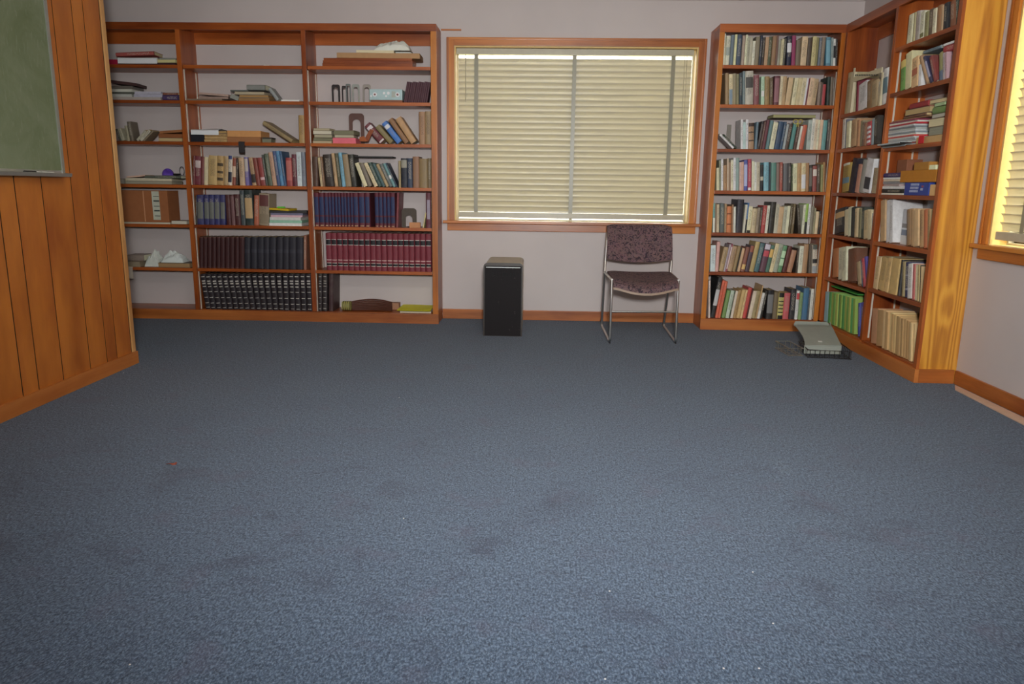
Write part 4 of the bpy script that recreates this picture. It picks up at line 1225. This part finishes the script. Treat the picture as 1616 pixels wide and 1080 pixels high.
# window bay
r, _ = lrow(2, 0, E1, '')
z = stack(r, [(178, 1062, 30, 'a8521f', 'wd', 'lowest of three stacked wood boards', .2), (182, 1060, 27, 'a8521f', 'wd', 'middle of three stacked wood boards', .19, .5), (190, 1058, 24, 'a8521f', 'wd', 'top of three stacked wood boards', .2, -.5)])
z = stack(r, [(318, 1130, 52, '9a7650', 'box', 'flat worn tan box on the stacked wood boards', .2, 1)], z)
z2 = stack(r, [(505, 870, 26, 'c0b494', 'pap', 'cream papers under the white plastic bag', .18, 3)], z)
crumple(r, 680, 1035, z2, .1, 'c8cabb', 'white plastic bag crumpled on top of the flat tan box', 'bag', .17, 8, 'plastic_bag')
r, _ = lrow(2, 1, E1, '')
for i, (xl, xr, yt, c, bk, lab) in enumerate(((268, 348, 640, '241c1c', .02, 'black metal bookend at the left of the bookend row'), (342, 402, 640, '2a2120', .1, 'second black metal bookend in the bookend row'), (408, 455, 635, '5c605c', .015, 'narrow dark grey bookend in the bookend row'), (458, 532, 632, '84867e', .05, 'broad light grey bookend in the bookend row'), (560, 640, 632, '8c857c', .06, 'light grey bookend beside the pale radio'))):
    bookend(r, xl, xr, yt, c, lab, bk, (0, 6, 8, 4, -5)[i], .22, .1 if bk < .1 else .08)
z = stack(r, [(652, 962, 22, '905e48', 'bp', 'thin book under the pale radio', .18)])
a, b = r.s_of(640, z), r.s_of(962, z); p0 = r.pt(a, z, .005); h = r.z_of(688, (a+b)/2)-z
t = thing('radio', 'pale blue grey radio with dials lying on a thin book', 'radio', r.pt((a+b)/2, z, .06))
MB().box(p0.x, p0.x+(b-a), p0.y, p0.y+.13, z+.0005, z+h).build('radio_body', plain('radio_grey', '9fb4b4', .35, gain=1.3), t, bevel=.004)
DIAL = plain('dial_white', 'e8eef0', .25, gain=1.2)
for fx, rr_ in ((.05, .007), (.17, .017), (.45, .010), (.51, .008), (.58, .012), (.86, .018)):
    zc = z+h*(.5 if rr_ > .015 else .62 if rr_ > .009 else .35); cx = p0.x+(b-a)*fx
    d = MB().tube([(cx, p0.y-.006, zc), (cx, p0.y, zc)], rr_, 14).build('dial', DIAL, t, smooth=True)
    if rr_ > .016: MB().tube([(cx, p0.y-.009, zc), (cx, p0.y-.006, zc)], rr_*.45, 12).build('dial_cap', plain('dial_red', '8a5a52', .4), d, smooth=True)
for k in range(6): MB().box(p0.x+(b-a)*(.68+.02*k), p0.x+(b-a)*(.69+.02*k), p0.y-.002, p0.y, z+h*.25, z+h*.8).build('grille_bar', plain('grille', 'b8b09a', .5), t)
r = rC3
stack(r, [(100, 318, 28, 'bcac8c', 'bp', 'lowest cream book in the stack of five by the divider'), (104, 328, 34, '6e6c4c', 'bs', 'olive book in the stack of five by the divider', None, 2), (114, 326, 38, 'aca488', 'bp', 'third pale book in the stack of five by the divider', None, -2), (98, 316, 44, 'd4ccb4', 'bp', 'thick white paged book in the stack of five by the divider', None, 1), (112, 300, 28, 'b4a888', 'bp', 'topmost thin book in the stack of five by the divider', None, -4)])
stack(r, [(332, 598, 66, 'c8606c', 'box', 'pink flat box under two old books'), (345, 572, 34, 'bcb498', 'bp', 'cream paged old book on the pink box', None, 2), (342, 585, 52, '827f64', 'bp', 'olive paged old book on top of the pink box pile', None, -3)], back=.0)
bookend(r, 450, 632, 110, '5a4038', 'tall brown metal bookend behind the pink box', .215, 0, .24, .04)
t = thing('wood_prop', 'small angled brown wooden prop beside the maroon leaning book', 'wood piece', r.pt(r.s_of(700), r.z, .03))
pa = lambda x, y: (r.s_of(x), r.z_of(y, r.s_of(x)))
def prism_px(name, pts, dep, m, par, back=.01):
    P = []
    for x, y in pts:
        a_ = r.s_of(x, r.z); zz = max(r.z+.0005, r.z_of(y, a_)); P.append(r.pt(a_, zz, back))
    return MB().prism(P, r.inn*dep).build(name, m, par)
prism_px('block', [(645, 464), (645, 415), (700, 405), (735, 465)], .012, WOOD[0], t, -.006)
prism_px('slanted_bar', [(690, 450), (765, 320), (808, 335), (740, 466), (705, 466)], .012, WOOD[2], t, .0065)
r, _ = lrow(2, 3, E2, '')
zb = r.z_of(700, r.s_of(760))+.034
o = stack(r, [(575, 1015, 16, '1c1a1a', 'fol', 'flat black board lying across the slanting books', .15, 0, 0)], zb, .03)
r, _ = lrow(2, 4, E3, '')
bookend(r, 1098, 1268, 282, '3c3226', 'dark bronze arched bookend after the blue yearbook set', .05, 8, .28)
stack(r, [(1195, 1318, 62, 'a8744c', 'box', 'small tan card box before the bronze bookend', .035)])
lrow(2, 4, E3, '1345 1358 30 330 bcae6c p')
r, _ = lrow(2, 6, E4, '')
zz = r.z
z = stack(r, [(390, 1060, 78, '8a6248', 'box', 'low brown box behind the ribbed bundle, lowest shelf', .08)], None, .15)
t = thing('ribbed_bundle', 'dark brown ribbed bundle curving along the lowest shelf', 'bundle', r.pt(r.s_of(760), r.z, .06))
RIB = plain('ribbed_brown', '4a2a1e', .5, gain=1.4)
a0, a1 = r.s_of(530), r.s_of(1000)
for k in range(7):
    pts = [r.pt(a0+(a1-a0)*q/10, zz+.007+k*.0115+.02*math.sin(math.pi*q/10)*(k/6), .075+.03*math.sin(math.pi*q/10)) for q in range(11)]
    MB().tube(pts, .0062, 6).build('rib', RIB, t, smooth=True)
t = thing('jar', 'pale yellow ringed jar lying at the end of the ribbed bundle', 'jar', r.pt(r.s_of(470), r.z, .05))
zc = zz+.042
MB().tube([r.pt(r.s_of(428), zc, .07), r.pt(r.s_of(520), zc, .07)], .04, 18).build('jar_body', plain('jar_yellow', 'a8a05c', .4), t, smooth=True)
for k in range(4): 
    p = r.pt(r.s_of(436+k*24), zc, .07); MB().tube([p, p+Vector((.006, 0, 0))], .0415, 18).build('ring', plain('jar_ring', '3c3a24', .5), t, smooth=True)
p = r.pt(r.s_of(428), zc, .07); MB().tube([p+Vector((-.006, 0, 0)), p], .034, 18).build('lid', plain('jar_lid', 'c8c48c', .4), t, smooth=True)
sheet(r, 1100, 1478, r.z+.034, 'ffc808', 'bright yellow folder sticking out over the lowest shelf edge', 'folder', .3, 0, .001, -.1, 'folder', TINT, th=.006, tiltz=-.002)
stack(r, [(1110, 1470, 26, 'b8b09a', 'pap', 'papers under the bright yellow folder', .2)])
# corner bookcase extras
r = r3
a = r.s_of(392); o = MB().box(a-.035, a+.0, YW-.03, YW-.027, r.z+.0005, r.z_of(235, a)).build('picture_card', plain('card_grey', '8a8478', .6)); tag(o, 'small grey picture card propped upright behind the slanting pale book', 'card')
zt = max(q[4] for q in o3[6:25])+.004
stack(r, [(800, 1290, 38, 'a6a472', 'bp', 'long pale book lying across the third shelf row', .15, 0, 0)], zt, .02)
t = thing('ribbon', 'yellow ribbon bow on the long pale book', 'ribbon', r.pt(r.s_of(1075, zt), zt+.03, .02))
YEL = plain('ribbon_yellow', 'c8b858', .6)
for s_ in (-1, 1):
    pts = [r.pt(r.s_of(1075, zt)+s_*.018*(1-math.cos(k*.7)), zt-.03+.018*math.sin(k*.7), -.008) for k in range(9)]
    MB().tube(pts, .0028, 6).build('loop', YEL, t, smooth=True)
    a_ = r.s_of(1075, zt); MB().tube([r.pt(a_, zt-.03, -.008), r.pt(a_+s_*.008, zt-.07, -.008)], .0028, 6).build('tail', YEL, t)
# side bookcase extras
r, _ = rrow(0, 0, F6, '')
def upright(row, xl, xr, yt, yb, back, th, m, name, parent=None, bev=.001):
    a, b = row.s_of(xl), row.s_of(xr); am = (a+b)/2; z1 = min(row.zmax-.002, row.z_of(yt, am)); z0 = row.z+.0004 if yb is None else row.z_of(yb, am)
    mb = MB().prism([row.pt(a, z0, back), row.pt(b, z0, back), row.pt(b, z0, back+th), row.pt(a, z0, back+th)], (0, 0, z1-z0)); return mb.build(name, m, parent, bevel=bev)
CREAMC = plain('cream_card', 'b4ab8e', .7, gain=1.4)
t = thing('display_stand', 'cream card display stand with lettered header around upright books', 'stand', r.pt(r.s_of(470), r.z, .01), None)
upright(r, 272, 306, 105, None, 0, .02, CREAMC, 'side_piece', t); upright(r, 626, 644, 105, None, 0, .02, CREAMC, 'side_piece', t)
hd = upright(r, 307, 622, 105, 165, .0, .01, CREAMC, 'header', t)
upright(r, 284, 298, 55, 105, .004, .008, CREAMC, 'prong', t); upright(r, 535, 548, 60, 104, .002, .008, CREAMC, 'prong', t)
for k in range(14): upright(r, 322+k*20, 334+k*20, 128, 145, -.001, .001, INK, 'letter', hd, 0)
r, _ = rrow(0, 5, F8, '')
zt = r.z_of(398, r.s_of(150))
stack(r, [(125, 310, 7, '3f8f3c', 'fol', 'green folder lying flat on the green journals', .15)], zt+.012, .02)
r, _ = rrow(1, 1, F5, '')
zt = r.z_of(585, r.s_of(1080))
stack(r, [(1000, 1180, 34, '66808a', 'bs', 'slate blue book lying on top of the leaning maroon and navy books', .15)], zt+.03, .03)
zt = r.z_of(560, r.s_of(1300))+.012
z = stack(r, [(1262, 1380, 70, 'a01c28', 'bs', 'red book lying on top near the end panel, second shelf', .16)], zt, .0)
stack(r, [(1266, 1380, 25, 'd2d0c4', 'mag', 'white spiral notebook on the red flat book', .15)], z, .0)
r, _ = rrow(1, 2, F6, '')
mc = ['a8aaa8', '8a4a44', 'b4b6b2', '989c9e', 'aeb2ae', 'b05048', 'c0c2ba', '7c8488', 'b0b4b4', 'a0a4a0', '6e7478', 'b4b8b6', 'a23038', 'c4c2b6', '7a3848']
z = stack(r, [(735+random.randint(0, 8), 1046-random.randint(0, 12), 19, c, 'mag', '%s glossy magazine, %s from the bottom of the tall stack' % (cname(c), ORDN[q_]), .2, random.uniform(-3, 3)) for q_, c in enumerate(mc)], group='magazine stack')
stack(r, [(790, 1175, 14, '86684a', 'fol', 'brown folder on top of the tall magazine stack', .19, 3), (905, 1180, 30, '6e4c36', 'bs', 'dark brown book under the tan paged one', .17, -2), (930, 1200, 70, 'bca474', 'bp', 'tan paged book under the red flat book', .18, 2), (965, 1205, 70, '941420', 'bs', 'crimson book lying on the tan paged book', .17, -3)], z, 0)
z = stack(r, [(1064, 1385, 80, 'ac8e60', 'box', 'brown paper parcel at the bottom of end panel pile', .19)])
stack(r, [(1205, 1385, 100, '92927e', 'bp', 'grey paged thick book on the brown paper parcel', .17), (1200, 1395, 100, 'd4c8a0', 'bp', 'thick cream paged book in the end panel pile', .18, 2), (1235, 1400, 50, 'bcb8a8', 'bp', 'pale thin book in the end panel pile', .17, -2), (1250, 1400, 85, '60803e', 'bs', 'green thick book in the end panel pile', .17, 1), (1270, 1402, 40, 'acc494', 'bp', 'pale green paged book in the end panel pile', .16, -3), (1215, 1400, 50, 'ccbc90', 'bp', 'topmost cream book in the end panel pile', .18, 4)], z)
for k_, (x_, c_, f_) in enumerate(((735, '8c9494', -.03), (750, '2c2c2a', -.05), (740, 'a8b0b0', -.066))):
    sheet(r, x_, 1000, r.z+.001+.008*k_, c_, ('grey glossy magazine lowest of three', 'dark glossy magazine between two pale ones', 'pale glossy magazine uppermost of three')[k_]+' sticking out over the third shelf edge', 'magazine', .02-f_, .008, .001, f_, 'magazine', GLOSSY, th=.003, seed=2+k_)
sheet(r, 1140, 1200, z+.002, 'b8202c', 'red tongue of cloth hanging over the brown paper parcel', 'cloth', .03, .045, .0005, -.018, 'cloth_strip', TINT, th=.003)
r, _ = rrow(1, 3, F7, '')
z = stack(r, [(602, 832, 18, 'd4ccb8', 'mag', 'white magazine at the bottom beside the blue carton', .19), (604, 822, 44, '20221e', 'bs', 'thick black book beside the blue carton', .18), (602, 836, 28, 'ccd0c4', 'mag', 'pale green white magazine above the black book', .19, 2), (620, 800, 22, '9c8c8a', 'mag', 'greyish red magazine in the pile under the purple book', .18, -2), (616, 800, 28, '7c7a7a', 'mag', 'grey magazine in the pile under the purple book', .18, 2), (616, 796, 22, 'bcb09c', 'mag', 'cream magazine in the pile under the purple book', .18, -1), (612, 796, 18, 'd0ccc4', 'mag', 'white magazine right under the purple book', .18, 1), (616, 796, 48, '2e2664', 'bs', 'purple book on the magazine pile, fourth shelf', .18)])
stack(r, [(690, 790, 140, '7c4e36', 'box', 'brown square box on the purple book', .1)], z, .05)
z = stack(r, [(1118, 1190, 120, 'c09a68', 'box', 'tan box end next to the blue carton', .17)])
a, b = r.s_of(852), r.s_of(1110); 
t = thing('carton', 'blue carton with pale lettering under the orange brown box', 'carton', r.pt((a+b)/2, r.z, .08))
body = upright(r, 852, 1108, 460, None, 0, .17, plain('blue_carton', '2c3f86', .45, gain=1.3), 'carton_body', t, .002)
PALE = plain('pale_print', 'a8b0c8', .5); REDP = plain('red_print', '9a5068', .5)
for k in range(3):
    for q in range(7): upright(r, 915+q*13-k*4, 924+q*13-k*4, 470+k*35, 494+k*35, -.001, .001, PALE, 'letter', body, 0)
upright(r, 1030, 1052, 492, 512, -.001, .001, REDP, 'printed_spot', body, 0); upright(r, 1022, 1046, 520, 545, -.001, .001, PALE, 'printed_spot', body, 0)
z = r.z_of(458, (a+b)/2)+.001
z = max(z, r.z+.0004+pxh(r, 120, r.s_of(1150), r.z)+.001)
z = stack(r, [(806, 1186, 128, 'a46c24', 'box', 'orange brown box on the blue carton', .16, 0)], z)
stack(r, [(955, 1110, 85, '9a6c2e', 'box', 'smaller ochre box on the orange brown box', .12)], z)
stack(r, [(1118, 1185, 48, 'd8c8a0', 'pap', 'cream paper pad on the orange brown box', .12)], z)
r, _ = rrow(1, 4, F7, '')
t = thing('magazine', 'face out magazine with snowy landscape cover, fifth shelf end panel bay', 'magazine', r.pt(r.s_of(788), r.z, .05))
upright(r, 728, 850, 742, None, .05, .006, plain('mag_white', 'b8b8b4', .35, gain=1.3), 'cover', t)
for y0, y1, c in ((745, 900, 'a8a8ac'), (900, 945, '6a6664'), (945, 965, 'b8bcc0'), (965, 1025, '626c7c')):
    upright(r, 732, 846, y0, y1, .0485, .0015, plain('cover_print_'+c, c, .35, gain=1.3), 'printed_area', t, 0)
o = upright(r, 725, 1135, 640, None, .2, .006, plain('white_sheet_board', 'b6bcc0', .5, gain=1.3), 'poster_board'); tag(o, 'pale blue grey board standing behind the fifth shelf books', 'board')

# ------------------------------------------------------------------ chair
def weave():
    m, nt, b = mat('chair_fabric'); v = coords(nt, (1,1,1), False)
    n = noi(nt, v, 28, 2, .5, 1.8)
    vo = N(nt, 'ShaderNodeTexVoronoi'); vo.inputs['Scale'].default_value = 42; L(nt, v, vo.inputs['Vector'])
    c = ramp(nt, n, [(.38, lin('3a2c34')), (.45, lin('765c5c')), (.56, lin('6e5556')), (.62, lin('40313a'))])
    c = mix(nt, .06, c, vo.outputs['Color'], 'SOFT_LIGHT')
    L(nt, c, b.inputs['Base Color']); b.inputs['Roughness'].default_value = .9; bump(nt, noi(nt, v, 500, 2), .3, .001, b); return m
FAB = weave(); SHELL = plain('beige_shell', 'a08a76', .45)
ch = thing('stacking_chair', 'chrome sled base chair with patterned purple brown seat and back', 'chair', (.81, 5.8, 0))
# side frames: front leg, sled runner, rear leg that carries on up as the back post
def bend(pts, r=.03, n=4):
    out = [Vector(pts[0])]
    for i in range(1, len(pts)-1):
        p = Vector(pts[i]); a = (Vector(pts[i-1])-p).normalized(); b = (Vector(pts[i+1])-p).normalized()
        for k in range(n+1):
            t = k/n; out.append((p+a*r)*(1-t)**2+p*2*t*(1-t)+(p+b*r)*t**2)
    return out+[Vector(pts[-1])]
R_ = .0095
fr_l = bend([(.556, 5.475, .478), (.556, 5.455, .012), (.552, 6.145, .012), (.548, 6.0, .475)])
MB().tube(fr_l, R_, 10).build('side_frame', CHROME, ch, smooth=True)
fr_r = bend([(1.052, 5.512, .478), (1.054, 5.495, .012), (1.078, 6.185, .012), (1.082, 6.02, .475)])
MB().tube(fr_r, R_, 10).build('side_frame', CHROME, ch, smooth=True)
for pts in ([(.548, 6.0, .475), (.553, 6.03, .585), (.566, 6.1, .79)], [(1.082, 6.02, .475), (1.088, 6.05, .585), (1.084, 6.12, .79)]):
    MB().tube(pts, R_, 10).build('back_post', CHROME, ch, smooth=True)
MB().tube([(.556, 5.466, .24), (1.053, 5.503, .24)], .007, 8).build('crossbar', CHROME, ch, smooth=True)
for pts in ([(.556, 5.475, .478), (.548, 6.0, .475)], [(1.052, 5.512, .478), (1.082, 6.02, .475)]):
    MB().tube(pts, R_*.9, 8).build('seat_rail', CHROME, ch, smooth=True)
for p in ((.556, 5.46, .006), (1.054, 5.5, .006), (.552, 6.12, .006), (1.078, 6.16, .006)):
    MB().tube([Vector(p)+Vector((0, -.015, 0)), Vector(p)+Vector((0, .03, 0))], .0062, 8).build('rubber_foot', BLACKM, ch, smooth=True)
def seatfn(off, grow=0):
    def fn(p, q):
        x0, x1 = .566+.0*q, 1.045+.03*q; px = 2*p-1
        x = x0+(x1-x0)*p; y = 5.425+.56*q + (.03*px*px if q < .2 else 0)
        dip = -.05*(1-px*px)*(1-q*.75)*(1.0)-.028*max(0, (.2-q)/.2)**2
        edge = -.012*(abs(px)**8)
        return (x, y, .497+dip+edge+off)
    return fn
MB().grid(seatfn(0), 18, 16, .032).build('seat_cushion', FAB, ch, smooth=True)
MB().grid(seatfn(-.0325), 18, 16, .016).build('seat_shell', SHELL, ch, smooth=True)
def backfn(off):
    def fn(p, q):
        px = 2*p-1; x = .562+.526*p; bow = .035*(1-px*px)
        rim = .02*abs(px)**10
        z = .585-.03*(1-px*px)+(.275+.022*(1-px*px))*q-.02*max(0, q-.85)/.15*abs(px)**6
        y = 5.985+.02*p+.115*q+bow+off-.02*math.sin(math.pi*q)+ (.02*((q-.9)/.1)**2 if q > .9 else 0)
        return (x, y, z)
    return fn
solid(backfn(0), backfn(.028), 16, 14, 'back_cushion', FAB, ch)
solid(backfn(.0285), backfn(.042), 16, 14, 'back_shell', SHELL, ch)

# ------------------------------------------------------------------ heater box
he = thing('heater', 'cream metal floor heater with black front and row of vent slots', 'heater', (-.256, 5.9, 0))
def rr_profile(x0, x1, z0, z1, r, n=5):
    P = [(x0, z0), (x1, z0)]
    for k in range(n+1): t = math.pi/2*k/n; P.append((x1-r+r*math.sin(math.pi/2-t+0)*1 if 0 else x1-r+r*math.cos(t), z1-r+r*math.sin(t)))
    for k in range(n+1): t = math.pi/2+math.pi/2*k/n; P.append((x0+r+r*math.cos(t), z1-r+r*math.sin(t)))
    return P
ya0, ya1 = 5.645, 6.2
MB().prism([(x, ya0+.022, z) for x, z in rr_profile(-.406, -.112, .004, .566, .03)], (0, ya1-ya0-.022, 0)).build('casing', CREAMM, he, smooth=True)
MB().prism([(x, ya0+.004, z) for x, z in rr_profile(-.41, -.108, .0, .57, .03)], (0, .018, 0)).build('front_rim', plain('rim_dark', '3a332c', .35), he, smooth=True)
def heatfront():
    m, nt, b = mat('black_front'); v = coords(nt, (1,1,1), False); n = noi(nt, v, 30, 3, .7)
    c = ramp(nt, n, [(.68, lin('161112')), (.76, lin('5a5450'))]); L(nt, c, b.inputs['Base Color']); b.inputs['Roughness'].default_value = .6; b.inputs['Specular IOR Level'].default_value = .2; return m
HF = heatfront()
x0, x1, zt0, zt1 = -.4, -.118, .468, .5
sl = [(-.345+.0273*k, -.345+.0273*k+.013) for k in range(7)]
mb = MB().box(x0, x1, ya0, ya0+.004, .004, zt0).box(x0, x1, ya0, ya0+.004, zt1, .548)
xs = [x0]+[q for s_ in sl for q in s_]+[x1]
for k in range(0, len(xs), 2): mb.box(xs[k], xs[k+1], ya0, ya0+.004, zt0, zt1)
mb.build('front_panel', HF, he)
MB().box(x0+.01, x1-.01, ya0-.0015, ya0, .535, .54).build('trim_line', ALU, he)
for a, b in sl: MB().box(a, b, ya0+.002, ya0+.004, zt0, zt1).build('vent_slot', DARKM, he)

# ------------------------------------------------------------------ letter trays on the floor
def wire_tray(name, label, cx, cy, lx, ly, h, rz, m, nx, ny, grp):
    t = thing(name, label, 'letter tray', (cx, cy, 0), grp, (0, 0, rz)); M = Matrix.Translation((cx, cy, 0)) @ Matrix.Rotation(rz, 4, 'Z')
    P = lambda x, y, z: M @ Vector((x, y, z)); r = .0022
    for z, rr in ((h, r*1.6), (.004, r*1.3)):
        MB().tube([P(-lx/2, -ly/2, z), P(lx/2, -ly/2, z), P(lx/2, ly/2, z), P(-lx/2, ly/2, z)], rr, 6, True).build('rim_wire', m, t)
    for i in range(nx):
        x = -lx/2+lx*(i+.5)/nx
        MB().tube([P(x, -ly/2, h), P(x, -ly/2, .004), P(x, ly/2, .004), P(x, ly/2, h)], r, 5).build('cross_wire', m, t)
    for i in range(ny):
        y = -ly/2+ly*(i+.5)/ny
        MB().tube([P(-lx/2, y, h), P(-lx/2, y, .004), P(lx/2, y, .004), P(lx/2, y, h)], r, 5).build('cross_wire', m, t)
    return t
wire_tray('wire_tray', 'black wire letter tray under the grey plastic tray on the carpet', 2.06, 5.23, .29, .3, .058, math.radians(-7), BLACKM, 9, 7, None)
wire_tray('wire_tray', 'silver wire letter tray poking out beside the grey plastic tray', 1.825, 5.27, .10, .26, .055, math.radians(4), plain('silver_wire', 'b8b4a4', .3, .9), 2, 4, None)
SPECKM = plain('white_sticker', 'd8d8d0', .6)
GREYP = plain('grey_plastic', '8f948a', .4, gain=1.15)
t = thing('plastic_tray', 'grey plastic paper tray with scooped side propped on the wire trays', 'paper tray', (2.08, 5.45, .07))
TY0, TY1 = 5.19, 5.57
def gz(y):
    q = (y-TY0)/(TY1-TY0); return .07+.098*q-(.012*math.sin(max(0, (q-.8)/.2)*math.pi/2)**2 if q > .8 else 0)+(.02*max(0, (q-.93)/.07)**2)
def trayfn(p, q):
    y = TY0+(TY1-TY0)*q
    xl = 1.903+.034*q+.022*math.sin(math.pi*q**.8)-.0*q; xr = 2.158+.056*q
    rnd = .02*max(0, (q-.92)/.08)**2
    return (xl+rnd+(xr-xl-2*rnd)*p, y, gz(y))
solid(trayfn, lambda p, q: tuple(Vector(trayfn(p, q))-Vector((0, 0, .006))), 14, 28, 'tray_bed', GREYP, t)
solid(lambda p, q: (1.903+.255*p, TY0-.001-.006*q, .068-.056*q), lambda p, q: (1.903+.255*p, TY0+.005-.006*q, .067-.056*q), 10, 4, 'front_lip', GREYP, t)
MB().tube([(1.908, TY0, .071), (2.153, TY0, .071)], .004, 6).build('lip_roll', GREYP, t, smooth=True)
solid(lambda p, q: (2.02+.18*p, TY1-.03+.0*q, .003+(gz(TY1-.03)-.011)*q), lambda p, q: (2.02+.18*p, TY1-.024, .003+(gz(TY1-.03)-.011)*q), 8, 4, 'rear_support', GREYP, t)
solid(lambda p, q: (2.158+.056*p, TY0+(TY1-TY0)*p, gz(TY0+(TY1-TY0)*p)-.04*q), lambda p, q: (2.163+.056*p, TY0+(TY1-TY0)*p, gz(TY0+(TY1-TY0)*p)-.04*q), 12, 3, 'side_lip', GREYP, t)
zs_ = gz(5.25); MB().prism([(2.02, 5.245, zs_-.001), (2.045, 5.24, zs_-.0015), (2.05, 5.262, zs_+.0035), (2.022, 5.265, zs_+.0045)], (0, 0, .0012)).build('sticker', SPECKM, t)

# ------------------------------------------------------------------ floor odds and ends
P = [at(1502, 616, 2, 0), at(1508, 608.5, 2, 0)]
d = Vector((-.0, -1, 0)); a0 = Vector((2.464, 4.32, .0005)); a1 = Vector((2.528, 4.41, .0005))
o = MB().prism([(2.478, 4.30, .0005), (2.53, 4.40, .0005), (2.53, 2.9, .0005), (2.44, 2.9, .0005)], (0, 0, .008)).build('wood_strip', plain('raw_wood', 'd0ae94', .6), bevel=.001)
tag(o, 'loose pale wood strip lying along the right baseboard', 'wood strip')
p = at(271, 733, 2, 0)
o = MB().grid(lambda u, v: (p.x-.02+.04*u+.004*v, p.y-.01+.02*v*(.4+math.sin(u*3.1)), .003+.005*math.sin(u*5)*math.cos(v*3)), 6, 4, .001).build('leaf_scrap', plain('rust_leaf', '8a4430', .8)); tag(o, 'tiny rust red scrap lying on the blue carpet', 'scrap')
SPECK = plain('speck', 'd8d4cc', .8)
for i, (u, v) in enumerate(((195, 589), (630, 628), (205, 1050), (1142, 1056), (955, 1073), (962, 934), (637, 819), (1188, 904), (1198, 1056), (1220, 985))):
    p = at(u, v, 2, 0); o = MB().box(p.x-.0022, p.x+.0022, p.y-.0016, p.y+.0016, .0005, .0025).build('lint_speck', SPECK, bevel=.0006); tag(o, 'tiny white speck of lint on the blue carpet', 'lint', 'lint on the carpet')
